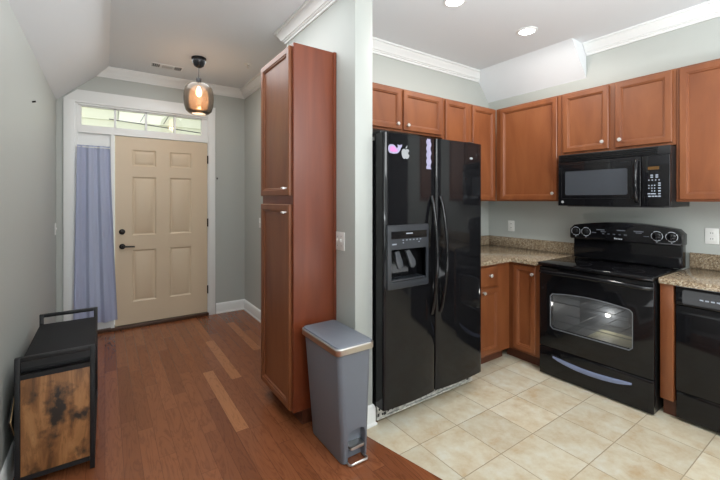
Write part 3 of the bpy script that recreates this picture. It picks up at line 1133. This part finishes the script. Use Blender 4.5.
# handles
for x, s in ((FXS - 0.040, -1), (FXS + 0.044, 1)):
    t = new()
    pts = []
    for k in range(17):
        q = k / 16
        z = 0.655 + q * 0.80
        out = 0.004 + 0.054 * math.sin(PI * min(1, max(0, q))) ** 0.85 if 0 < q < 1 else 0.0
        pts.append((x + s * 0.006 * (1 - 4 * (q - 0.5) ** 2), FY - 0.006 - out, z))
    tube(t, pts, 0.010, 12, 0.014)
    obj('handle', t, M['black'], lf if s < 0 else rf)
# hinge caps on top, bare chassis strip below
for x in (FX0 + 0.05, FX1 - 0.05):
    obj('hinge_cap', bx(new(), x - 0.035, x + 0.035, 1.86, 1.96, 1.8535, 1.875, 0.006), M['black_soft'], fr)
t = new()
bx(t, FX0 + 0.012, FX1 - 0.012, 1.902, 1.914, 0.028, 0.075)
bx(t, FX0 + 0.012, FX1 - 0.012, 1.885, 1.905, 0.022, 0.030)
bx(t, FX0 + 0.012, FX0 + 0.10, 1.888, 1.902, 0.03, 0.108, 0.003)
bx(t, FX0 + 0.20, FX0 + 0.26, 1.888, 1.902, 0.03, 0.112, 0.003)
bx(t, FX1 - 0.09, FX1 - 0.012, 1.888, 1.902, 0.03, 0.112, 0.003)
ch = obj('base_strip', t, M['chassis'], fr, label='bare metal strip left open under the doors')
for u, w_, z0, z1 in ((0.016, 0.014, 0.04, 0.06), (0.044, 0.018, 0.085, 0.10), (0.066, 0.02, 0.038, 0.058), (0.10, 0.03, 0.052, 0.07), (0.215, 0.02, 0.085, 0.10), (0.40, 0.02, 0.048, 0.058), (0.55, 0.02, 0.048, 0.058), (0.875, 0.02, 0.04, 0.06), (0.905, 0.02, 0.08, 0.10)):
    yy = 1.8875 if (u < 0.1 or u > 0.85 or 0.2 < u < 0.26) else 1.9015
    obj('slot', bx(new(), FX0 + u, FX0 + u + w_, yy - 0.0005, yy + 0.0003, z0, z1), M['slot'], ch)
for k, u in enumerate((0.03, 0.055, 0.085, 0.15, 0.23, 0.34, 0.46, 0.62, 0.76, 0.86, 0.89)):
    t = new()
    zz = 0.085 if u in (0.03, 0.085, 0.23, 0.86) else 0.050
    lathe(t, [(0.0065, -0.001), (0.0065, 0.004), (0.0, 0.005)], (FX0 + u, 1.887 if u < 0.1 or u > 0.85 or u == 0.23 else 1.901, zz), 10, '-y')
    obj('screw', t, M['slot'], ch)
t = new()
bx(t, FX0 + 0.115, FX0 + 0.19, 1.886, 1.902, 0.06, 0.10, 0.006)
tube(t, [(FX0 + 0.10, 1.89, 0.05), (FX0 + 0.13, 1.882, 0.085), (FX0 + 0.17, 1.885, 0.06)], 0.005, 8)
obj('wiring', t, M['black_soft'], ch)
for x in (FX0 + 0.06, FX1 - 0.06):
    obj('roller', lathe(new(), [(0.0, -0.012), (0.020, -0.012), (0.020, 0.012), (0.0, 0.012)], (x, 1.93, 0.0205), 16, '+x'), M['black_soft'], fr)
    obj('roller', lathe(new(), [(0.0, -0.012), (0.020, -0.012), (0.020, 0.012), (0.0, 0.012)], (x, 2.55, 0.0205), 16, '+x'), M['black_soft'], fr)


def door_front(x, x0, x1):
    q = (x - x0) / (x1 - x0)
    return FY - 0.013 * (1 - (2 * q - 1) ** 2)


def sticker(name, pts, m, parent, x0, x1, lift=0.0016, th=0.0012, label=None):
    """thin vinyl shape wrapped on the bowed door"""
    t = new()
    a = [t.verts.new((u, door_front(u, x0, x1) - lift, w_)) for u, w_ in pts]
    b_ = [t.verts.new((u, door_front(u, x0, x1) - lift + th, w_)) for u, w_ in pts]
    t.faces.new(a)
    t.faces.new(b_[::-1])
    for i in range(len(a)):
        t.faces.new((a[i], b_[i], b_[(i + 1) % len(a)], a[(i + 1) % len(a)]))
    bmesh.ops.recalc_face_normals(t, faces=t.faces[:])
    return obj(name, t, m, parent, smooth=0, label=label)


A0, A1 = FX0, FXS - 0.003
wx, wz = 1.494, 1.751     # whale centre
whale = [(wx - 0.0410, wz + 0.0000), (wx - 0.0385, wz + 0.0164), (wx - 0.0279, wz + 0.0262), (wx - 0.0082, wz + 0.0287), (wx + 0.0098, wz + 0.0230), (wx + 0.0213, wz + 0.0098), (wx + 0.0295, wz + 0.0066),
         (wx + 0.0336, wz + 0.0197), (wx + 0.0279, wz + 0.0303), (wx + 0.0410, wz + 0.0287), (wx + 0.0476, wz + 0.0246), (wx + 0.0541, wz + 0.0295), (wx + 0.0681, wz + 0.0328), (wx + 0.0640, wz + 0.0180), (wx + 0.0558, wz + 0.0082),
         (wx + 0.0508, wz - 0.0049), (wx + 0.0410, wz - 0.0180), (wx + 0.0279, wz - 0.0262), (wx + 0.0000, wz - 0.0295), (wx - 0.0279, wz - 0.0262), (wx - 0.0385, wz - 0.0148)]
ws_ = sticker('whale_sticker', whale, M['lilac'], lf, A0, A1, label='pink whale sticker with a lilac outline')
inner = [(wx - 0.0295, wz + 0.0000), (wx - 0.0262, wz + 0.0115), (wx - 0.0131, wz + 0.0172), (wx + 0.0033, wz + 0.0148), (wx + 0.0164, wz + 0.0016), (wx + 0.0295, wz - 0.0049), (wx + 0.0279, wz - 0.0148), (wx + 0.0000, wz - 0.0197), (wx - 0.0246, wz - 0.0164)]
sticker('whale_body', inner, M['pink'], ws_, A0, A1, 0.0026)
ax, az = 1.590, 1.735
apple = [(ax, az + 0.018), (ax + 0.012, az + 0.024), (ax + 0.024, az + 0.020), (ax + 0.030, az + 0.012), (ax + 0.022, az + 0.004), (ax + 0.021, az - 0.008), (ax + 0.032, az - 0.018), (ax + 0.024, az - 0.034), (ax + 0.012, az - 0.042),
         (ax, az - 0.037), (ax - 0.012, az - 0.042), (ax - 0.024, az - 0.034), (ax - 0.032, az - 0.014), (ax - 0.033, az + 0.004), (ax - 0.026, az + 0.018), (ax - 0.012, az + 0.024)]
ap = sticker('apple_sticker', apple, M['silver'], lf, A0, A1, label='silver bitten apple sticker')
sticker('leaf', [(ax - 0.001, az + 0.024), (ax + 0.003, az + 0.036), (ax + 0.014, az + 0.046), (ax + 0.013, az + 0.034), (ax + 0.006, az + 0.026)], M['silver'], ap, A0, A1)
strip = []
side = []
random.seed(3)
for k in range(15):
    z = 1.842 - k * 0.0145
    strip.append((1.786 - (0.008 if k % 3 else 0.0), z))
    side.append((1.820 + (0.008 if (k // 2) % 2 else 0.0), z))
sticker('lettering_sticker', side + strip[::-1], M['lilac'], lf, A0, A1, label='upright white lettering sticker')
t = new()
prism(t, disc_pts(2.236, 1.738, 0.009, 20, 0.018), '-y', door_front(2.236, FXS + 0.003, FX1) - 0.003, 0.004, 0.001)
obj('emblem', t, M['silver'], rf, label='small oval silver emblem')

# ------------------------------------------------------------------ microwave
MX, MY0, MY1, MZ0, MZ1 = 3.235, 0.898, 1.672, 1.380, 1.815
mw = thing('microwave', (3.45, 1.29, MZ0), 'black over-the-range microwave mounted below the cherry cabinets', 'microwave')
obj('body', bx(new(), MX + 0.028, XR - 0.003, MY0, MY1, MZ0, MZ1, 0.003), M['black_soft'], mw)
t = new()
bx(t, MX + 0.005, MX + 0.0275, MY0, MY1, MZ1 - 0.062, MZ1, 0.003)
g_ = obj('vent_grille', t, M['black_soft'], mw)
t = new()
for k in range(4):
    bx(t, MX - 0.001, MX + 0.006, MY0 + 0.07, MY1 - 0.02, MZ1 - 0.056 + k * 0.0135, MZ1 - 0.049 + k * 0.0135, 0.001, 1)
obj('slats', t, M['black'], g_)
dt = prism(new(), [(MY0 + 0.172, MZ0 + 0.002), (MY1, MZ0 + 0.002), (MY1, MZ1 - 0.064), (MY0 + 0.172, MZ1 - 0.064)], '-x', MX, 0.027, 0.006, 3)
md = obj('door', dt, M['black'], mw)
t = new()
prism(t, rrect(MY0 + 0.255, MY1 - 0.062, MZ0 + 0.090, MZ1 - 0.145, 0.012), '-x', MX - 0.0015, 0.001)
obj('window', t, M['micro_pane'], md)
t = new()
for u0, u1, w0, w1 in ((MY0 + 0.225, MY1 - 0.030, MZ0 + 0.060, MZ0 + 0.064), (MY0 + 0.225, MY1 - 0.030, MZ1 - 0.094, MZ1 - 0.090), (MY0 + 0.225, MY0 + 0.229, MZ0 + 0.06, MZ1 - 0.09), (MY1 - 0.034, MY1 - 0.030, MZ0 + 0.06, MZ1 - 0.09)):
    bx(t, MX - 0.002, MX - 0.0003, u0, u1, w0, w1)
obj('window_border', t, M['black_soft'], md)
t = new()
pts = []
for k in range(15):
    q = k / 14
    pts.append((MX - 0.004 - 0.045 * math.sin(PI * q) ** 0.6, MY0 + 0.192, MZ0 + 0.035 + q * 0.31))
tube(t, pts, 0.015, 12, 0.014)
obj('handle', t, M['black'], md)
obj('emblem', prism(new(), disc_pts(MY1 - 0.040, MZ0 + 0.033, 0.011), '-x', MX - 0.002, 0.002, 0.0006), M['silver'], md, label='round silver emblem')
cp = obj('control_panel', prism(new(), [(MY0, MZ0 + 0.002), (MY0 + 0.169, MZ0 + 0.002), (MY0 + 0.169, MZ1 - 0.064), (MY0, MZ1 - 0.064)], '-x', MX, 0.027, 0.006, 3), M['black'], mw)
obj('display', bx(new(), MX - 0.0016, MX - 0.0004, MY0 + 0.062, MY0 + 0.128, MZ0 + 0.268, MZ0 + 0.290), M['display'], cp, label='small amber digital display')
t = new()
for w0, us_ in ((0.228, (0.075, 0.105)), (0.214, (0.075, 0.105)), (0.193, (0.062, 0.082, 0.102, 0.122)), (0.170, (0.06,)), (0.155, (0.06, 0.088, 0.104, 0.122)), (0.135, (0.06, 0.088, 0.104, 0.122)), (0.115, (0.06, 0.088, 0.104)), (0.095, (0.06, 0.088, 0.104, 0.122)), (0.077, (0.06, 0.079, 0.098, 0.118))):
    for u in us_:
        wd = 0.011 if w0 > 0.2 or w0 < 0.1 or u == 0.06 else 0.005
        bx(t, MX - 0.0014, MX - 0.0003, MY0 + u - wd * 0.7, MY0 + u + wd * 0.7, MZ0 + w0 - 0.004, MZ0 + w0 + 0.004)
obj('keypad', t, M['print'], cp)
obj('underside_vent', bx(new(), MX + 0.06, XR - 0.06, MY0 + 0.05, MY1 - 0.05, MZ0 - 0.006, MZ0 - 0.0005, 0.002), M['dgrey'], mw)

# ------------------------------------------------------------------ range
RX, RY0, RY1 = 2.972, 0.910, 1.688
rg = thing('range', (2.975, 1.2925, 0), 'black electric range with glass cooktop and oven window', 'range')
RM = (RY0 + RY1) / 2
# body with oven cavity
b_ = bx(new(), RX + 0.035, RX + 0.62, RY0 + 0.004, RY1 - 0.004, 0.03, 0.893, 0.004)
b_ = cut(b_, bx(new(), RX, RX + 0.50, RY0 + 0.09, RY1 - 0.09, 0.33, 0.76))
obj('body', b_, M['black_soft'], rg)
cav = new()
X0, X1, Y0, Y1, Z0, Z1 = RX + 0.036, RX + 0.497, RY0 + 0.093, RY1 - 0.093, 0.333, 0.757
for a in ((X0, X1, Y0, Y1, Z0, Z0 + 0.004), (X0, X1, Y0, Y1, Z1 - 0.004, Z1), (X0, X1, Y0, Y0 + 0.004, Z0, Z1), (X0, X1, Y1 - 0.004, Y1, Z0, Z1), (X1 - 0.004, X1, Y0, Y1, Z0, Z1)):
    bx(cav, *a)
ov = obj('oven_cavity', cav, M['enamel'], rg, smooth=0)
for zr in (0.45, 0.60):
    t = new()
    for k in range(5):
        yy = Y0 + 0.02 + k * (Y1 - Y0 - 0.04) / 4
        tube(t, [(X0 + 0.02, yy, zr), (X1 - 0.02, yy, zr)], 0.002, 6)
    for xx in (X0 + 0.02, X0 + 0.23, X1 - 0.02):
        tube(t, [(xx, Y0 + 0.006, zr), (xx, Y1 - 0.006, zr)], 0.003, 6)
    obj('oven_rack', t, M['mgrey'], ov)
obj('oven_lamp', lathe(new(), [(0.0, 0.0), (0.02, 0.0), (0.02, 0.012), (0.013, 0.024), (0.0, 0.03)], (X1 - 0.005, 1.365, 0.47), 16, '-x'), M['ovenlamp'], ov)
ol = bpy.data.lights.new('oven_lamp_glow', 'POINT')
ol.energy, ol.shadow_soft_size, ol.color = 0.9, 0.02, (1.0, 0.96, 0.88)
oo = bpy.data.objects.new('oven_lamp_glow', ol)
COL.objects.link(oo)
oo.parent = rg
oo.location = Vector((X1 - 0.07, 1.365, 0.47)) - ORG[rg.name]
obj('oven_glare', bx(new(), X0 + 0.01, X1 - 0.02, Y0 + 0.012, Y0 + 0.405, Z0 + 0.0045, Z0 + 0.008), M['glare'], ov, label='pale beige sheet added as bright glare on the oven floor')  # added sheet, its pale colour stands in for a bright reflected patch
# cooktop
ck = obj('cooktop', bx(new(), RX - 0.022, RX + 0.575, RY0, RY1, 0.894, 0.920, 0.006, 3), M['black_glass'], rg)
for (du, dv, rr) in ((0.16, 0.20, 0.095), (0.16, 0.57, 0.115), (0.42, 0.20, 0.075), (0.42, 0.57, 0.095)):
    t = new()
    n = 40
    ri, ro = rr - 0.0015, rr
    A = [[t.verts.new((RX + du + r_ * math.cos(2 * PI * k / n), RY0 + dv + r_ * math.sin(2 * PI * k / n), 0.9205)) for k in range(n)] for r_ in (ri, ro)]
    for k in range(n):
        t.faces.new((A[0][k], A[0][(k + 1) % n], A[1][(k + 1) % n], A[1][k]))
    obj('burner_ring', t, M['dgrey'], ck, smooth=0)
# oven door with window
d_ = bx(new(), RX, RX + 0.034, RY0 + 0.002, RY1 - 0.002, 0.238, 0.885, 0.006, 3)
wy0, wy1, wz0, wz1 = RY0 + 0.124, RY1 - 0.096, 0.398, 0.672


def arched(u0, u1, w0, w1, rise, r):
    pts = [(u1 - r, w0), (u1, w0 + r)] + [(u1, w1 - r), (u1 - r * 0.6, w1 - r * 0.25)]
    for k in range(9):
        q = k / 8
        u = (u1 - r) + (u0 - u1 + 2 * r) * q
        pts.append((u, w1 + rise * (1 - (2 * q - 1) ** 2)))
    pts += [(u0 + r * 0.6, w1 - r * 0.25), (u0, w1 - r), (u0, w0 + r), (u0 + r, w0)]
    out = []
    for p in pts:
        if not out or (abs(out[-1][0] - p[0]) + abs(out[-1][1] - p[1])) > 1e-4:
            out.append(p)
    return out


d_ = cut(d_, prism(new(), arched(wy0, wy1, wz0, wz1, 0.022, 0.02), '-x', RX - 0.05, 0.15))
od = obj('oven_door', d_, M['black'], rg)
obj('window', prism(new(), arched(wy0 - 0.001, wy1 + 0.001, wz0 - 0.001, wz1 + 0.001, 0.022, 0.02), '-x', RX + 0.012, 0.006), M['oven_pane'], od)
t = new()
o1, i1 = arched(wy0 - 0.006, wy1 + 0.006, wz0 - 0.006, wz1 + 0.006, 0.023, 0.022), arched(wy0, wy1, wz0, wz1, 0.022, 0.02)
fm = mapper('-x', RX - 0.002)
A = [t.verts.new(fm(u, w_, 0)) for u, w_ in o1]
B = [t.verts.new(fm(u, w_, 0)) for u, w_ in i1]
C_ = [t.verts.new(fm(u, w_, 0.008)) for u, w_ in i1]
for k in range(len(A)):
    k2 = (k + 1) % len(A)
    t.faces.new((A[k], A[k2], B[k2], B[k]))
    t.faces.new((B[k], B[k2], C_[k2], C_[k]))
obj('window_frame', t, M['mgrey'], od)
t = new()
pts = []
for k in range(21):
    q = k / 20
    yy = RY0 + 0.012 + q * (RY1 - RY0 - 0.024)
    e = min(q, 1 - q) / 0.05
    pts.append((RX - 0.038 * min(1, e) - 0.002, yy, 0.842 + 0.010 * (1 - (2 * q - 1) ** 2)))
tube(t, pts, 0.013, 12, 0.016)
obj('handle', t, M['black'], od)
# storage drawer
dr = obj('drawer', bx(new(), RX, RX + 0.034, RY0 + 0.002, RY1 - 0.002, 0.010, 0.232, 0.007, 3), M['black'], rg)
t = new()
top, bot = [], []
for k in range(13):
    q = k / 12
    yy = RY0 + 0.125 + q * 0.54
    sag = 0.030 * (1 - (2 * q - 1) ** 2)
    hh = 0.007 + 0.011 * (1 - (2 * q - 1) ** 4)
    top.append((yy, 0.168 - sag + hh))
    bot.append((yy, 0.168 - sag - hh))
prism(t, top + bot[::-1], '-x', RX - 0.006, 0.0058, 0.002)
obj('handle', t, M['handle_grey'], dr, label='curved blue grey drawer handle')
obj('base', bx(new(), RX + 0.05, RX + 0.60, RY0 + 0.01, RY1 - 0.01, 0.001, 0.0275), M['black_soft'], rg)
# backguard
BGX, BGS = RX + 0.482, 0.022
t = new()
bx(t, RX + 0.535, RX + 0.62, RY0 + 0.006 - BGS, RY1 - 0.006 - BGS, 0.9205, 1.09, 0.006, 3)
bgd = obj('backguard', t, M['black'], rg)
t = new()
n = 24
topc = []
for k in range(n + 1):
    q = k / n
    u = RY1 + 0.002 - BGS - q * (RY1 - RY0 + 0.004)
    c_ = 1 - (2 * q - 1) ** 2
    edge = min(q, 1 - q) * (RY1 - RY0)
    drop = 0.03 * max(0, 1 - edge / 0.035) ** 2
    topc.append((u, 1.205 + 0.040 * c_ - drop))
prism(t, [(RY0 + 0.004 - BGS, 1.090), (RY1 - 0.004 - BGS, 1.090)] + [(RY1 + 0.002 - BGS, 1.10)] + topc + [(RY0 - 0.002 - BGS, 1.10)], '-x', BGX, 0.125, 0.005, 2)
cpn = obj('control_panel', t, M['black'], bgd)
for u in (RY1 - 0.070, RY1 - 0.154, RY0 + 0.123, RY0 + 0.034):
    t = new()
    nn = 28
    rad = []
    for r_, xo in ((0.034, 0.0012), (0.0375, 0.0012)):
        rad.append([t.verts.new((BGX - xo, u + r_ * math.cos(2 * PI * k / nn), 1.155 + r_ * math.sin(2 * PI * k / nn))) for k in range(nn)])
    for k in range(nn):
        if k % 7 == 3:
            continue
        t.faces.new((rad[0][k], rad[0][(k + 1) % nn], rad[1][(k + 1) % nn], rad[1][k]))
    obj('dial', t, M['mark'], cpn, smooth=0, label='white dial ring printed round a knob')
    t = new()
    lathe(t, [(0.027, -0.0005), (0.026, 0.012), (0.020, 0.016), (0.0, 0.016)], (BGX, u, 1.155), 24, '-x')
    bx(t, BGX - 0.030, BGX - 0.012, u - 0.006, u + 0.006, 1.132, 1.178, 0.003)
    obj('knob', t, M['black'], cpn)
    obj('index_mark', bx(new(), BGX - 0.002, BGX - 0.0003, u - 0.003, u + 0.003, 1.108, 1.113), M['mark'], cpn)
for u, z, wd, hh in ((1.42, 1.178, 0.030, 0.004), (1.40, 1.163, 0.018, 0.003), (1.27, 1.182, 0.030, 0.004), (1.15, 1.182, 0.032, 0.004), (1.15, 1.170, 0.020, 0.003), (1.47, 1.152, 0.016, 0.003), (1.40, 1.147, 0.008, 0.003), (1.36, 1.147, 0.008, 0.003), (1.32, 1.147, 0.008, 0.003), (1.28, 1.147, 0.008, 0.003), (1.24, 1.147, 0.010, 0.003), (1.10, 1.147, 0.018, 0.002)):
    obj('key_mark', bx(new(), BGX - 0.0018, BGX - 0.0003, u - wd, u + wd, z - hh, z + hh), M['keygrey'], cpn)
t = new()
for k in range(5):
    bx(t, BGX - 0.0018, BGX - 0.0003, 1.262 + k * 0.012, 1.270 + k * 0.012, 1.108, 1.116 + (0.004 if k == 4 else 0))
obj('maker_mark', t, M['mark'], cpn)
rg.rotation_euler.z = math.radians(0.8)

# ------------------------------------------------------------------ dishwasher
WX, WY0, WY1 = 3.045, 0.205, 0.818
dw = thing('dishwasher', (3.35, 0.51, 0), 'black dishwasher under the granite countertop at the right edge', 'dishwasher')
obj('body', bx(new(), WX + 0.046, 3.62, WY0 + 0.005, WY1 - 0.005, 0.02, 0.872), M['black_soft'], dw)
obj('door', bx(new(), WX, WX + 0.045, WY0, WY1, 0.200, 0.752, 0.005, 3), M['black'], dw)
cp = obj('control_panel', bx(new(), WX - 0.012, WX + 0.045, WY0, WY1, 0.756, 0.872, 0.008, 3), M['black'], dw)
obj('top_strip', bx(new(), WX - 0.006, WX + 0.045, WY0 + 0.002, WY1 - 0.002, 0.8725, 0.879, 0.002), M['mgrey'], dw)
for k in range(5):
    obj('key_mark', bx(new(), WX - 0.0155, WX - 0.0129, 0.575 + k * 0.026, 0.592 + k * 0.026, 0.806, 0.814), M['print'], cp)
t = new()
prism(t, rrect(0.34, 0.78, 0.764, 0.858, 0.012), '-x', WX - 0.0128, 0.001)
obj('pocket_panel', t, M['black'], cp)
obj('toe_panel', bx(new(), WX + 0.010, WX + 0.045, WY0, WY1, 0.022, 0.195, 0.004), M['black'], dw)
for y in (WY0 + 0.05, WY1 - 0.05):
    obj('foot', lathe(new(), [(0.0, 0.001), (0.018, 0.001), (0.018, 0.006), (0.006, 0.008), (0.006, 0.021)], (WX + 0.08, y, 0), 12), M['black_soft'], dw)

# ------------------------------------------------------------------ trash can
tc = thing('trash_can', (1.12, 1.87, 0), 'slim slate grey step trash can with steel rim beside the pantry', 'trash can')


def can_ring(x0, x1, y0, y1, r, z):
    return [(u, v, z) for u, v in rrect(x0, x1, y0, y1, r, 6)]


t = loft(new(), [can_ring(1.050, 1.212, 1.690, 2.040, 0.024, 0.004), can_ring(1.046, 1.215, 1.684, 2.044, 0.026, 0.012), can_ring(1.004, 1.224, 1.660, 2.070, 0.030, 0.614)])
ctt = prism(new(), [(1.080, 0.0), (1.190, 0.0), (1.192, 0.150), (1.182, 0.172), (1.160, 0.180), (1.110, 0.180), (1.088, 0.172), (1.078, 0.150)], '-y', 1.58, 0.145)
t = cut(t, ctt)
obj('body', t, M['can'], tc)
t = loft(new(), [can_ring(0.992, 1.236, 1.648, 2.084, 0.030, 0.611), can_ring(0.990, 1.238, 1.645, 2.086, 0.032, 0.615), can_ring(0.990, 1.238, 1.645, 2.086, 0.032, 0.643), can_ring(0.994, 1.234, 1.649, 2.082, 0.030, 0.648)])
obj('rim', t, M['steel'], tc, label='brushed steel rim band')
t = loft(new(), [can_ring(0.996, 1.232, 1.651, 2.080, 0.030, 0.6485), can_ring(1.000, 1.228, 1.655, 2.076, 0.028, 0.655), can_ring(1.014, 1.214, 1.669, 2.062, 0.024, 0.660)])
obj('lid', t, M['can'], tc)
t = new()
prism(t, rrect(1.090, 1.182, 1.668, 1.728, 0.012), '+z', 0.092, 0.014, 0.004)
obj('pedal', t, M['steel'], tc, label='steel foot pedal')
t = new()
tube(t, [(1.078, 1.70, 0.010), (1.076, 1.665, 0.010), (1.084, 1.656, 0.010), (1.186, 1.656, 0.010), (1.194, 1.665, 0.010), (1.192, 1.70, 0.010)], 0.006, 8)
obj('base_loop', t, M['steel'], tc)

# ------------------------------------------------------------------ storage bench
QX0, QX1, QY0, QY1, QZ = -0.364, -0.044, 2.435, 3.30, 0.655
sb = thing('storage_bench', (-0.2, 2.87, 0), 'black metal storage bench with rustic brown end panel along the left wall', 'bench')
s = 0.022
for x in (QX0, QX1 - s):
    for y in (QY0, QY1 - s):
        obj('leg', bx(new(), x, x + s, y, y + s, 0.001, QZ, 0.002), M['black_matte'], sb)
for y in (QY0, QY1 - s):
    obj('end_rail', bx(new(), QX0 + s + 0.0003, QX1 - s - 0.0003, y, y + s, QZ - s, QZ, 0.002), M['black_matte'], sb)
for z in (0.045, 0.545):
    for y in (QY0, QY1 - s):
        obj('rail', bx(new(), QX0 + s + 0.0003, QX1 - s - 0.0003, y + 0.002, y + s, z, z + s), M['black_matte'], sb)
    for x in (QX0, QX1 - s):
        obj('rail', bx(new(), x, x + s, QY0 + s + 0.0003, QY1 - s - 0.0003, z, z + s), M['black_matte'], sb)
t = new()
bx(t, QX0 + 0.003, QX1 - 0.003, QY0 + s + 0.002, QY1 - s - 0.002, 0.5675, 0.592, 0.008, 3)
obj('seat', t, M['seatpad'], sb)
for y in (QY0 + 0.006, QY1 - s):
    obj('end_panel', bx(new(), QX0 + s, QX1 - s, y, y + 0.014, 0.0675, 0.5445, 0.001), M['rustic'], sb, label='rustic brown board with dark stains')
obj('back_panel', bx(new(), QX0 + 0.006, QX0 + 0.014, QY0 + s, QY1 - s, 0.0675, 0.5445), M['black_matte'], sb)
obj('shelf', bx(new(), QX0 + 0.016, QX1 - 0.012, QY0 + s, QY1 - s, 0.055, 0.066), M['black_matte'], sb)
obj('shelf', bx(new(), QX0 + 0.016, QX1 - 0.012, QY0 + s, QY1 - s, 0.30, 0.312), M['black_matte'], sb)

# thin board standing on its corner between the bench and the wall
bd = thing('leaning_board', (-0.378, 2.70, 0), 'thin dark board with a tan edge standing between bench and left wall', 'board')
Fp, Np = Vector((2.735, 0.003)), Vector((2.435, 0.352))
e1 = (Np - Fp)
e2 = Vector((-e1.y, e1.x)).normalized() * -0.13
qd = [Fp, Np, Np + e2, Fp + e2]
obj('board', prism(new(), [tuple(p) for p in qd], '+x', -0.375, 0.010), M['black_matte'], bd)
t = new()
for a, b2 in ((qd[0], qd[1]), (qd[1], qd[2])):
    n_ = Vector((-(b2 - a).y, (b2 - a).x)).normalized() * 0.0025
    if n_.dot(a - (qd[0] + qd[2]) / 2) < 0:
        n_ = -n_
    prism(t, [tuple(a + n_ * 0.1), tuple(b2 + n_ * 0.1), tuple(b2 + n_), tuple(a + n_)], '+x', -0.3745, 0.004)
obj('edge_band', t, M['tan'], bd)
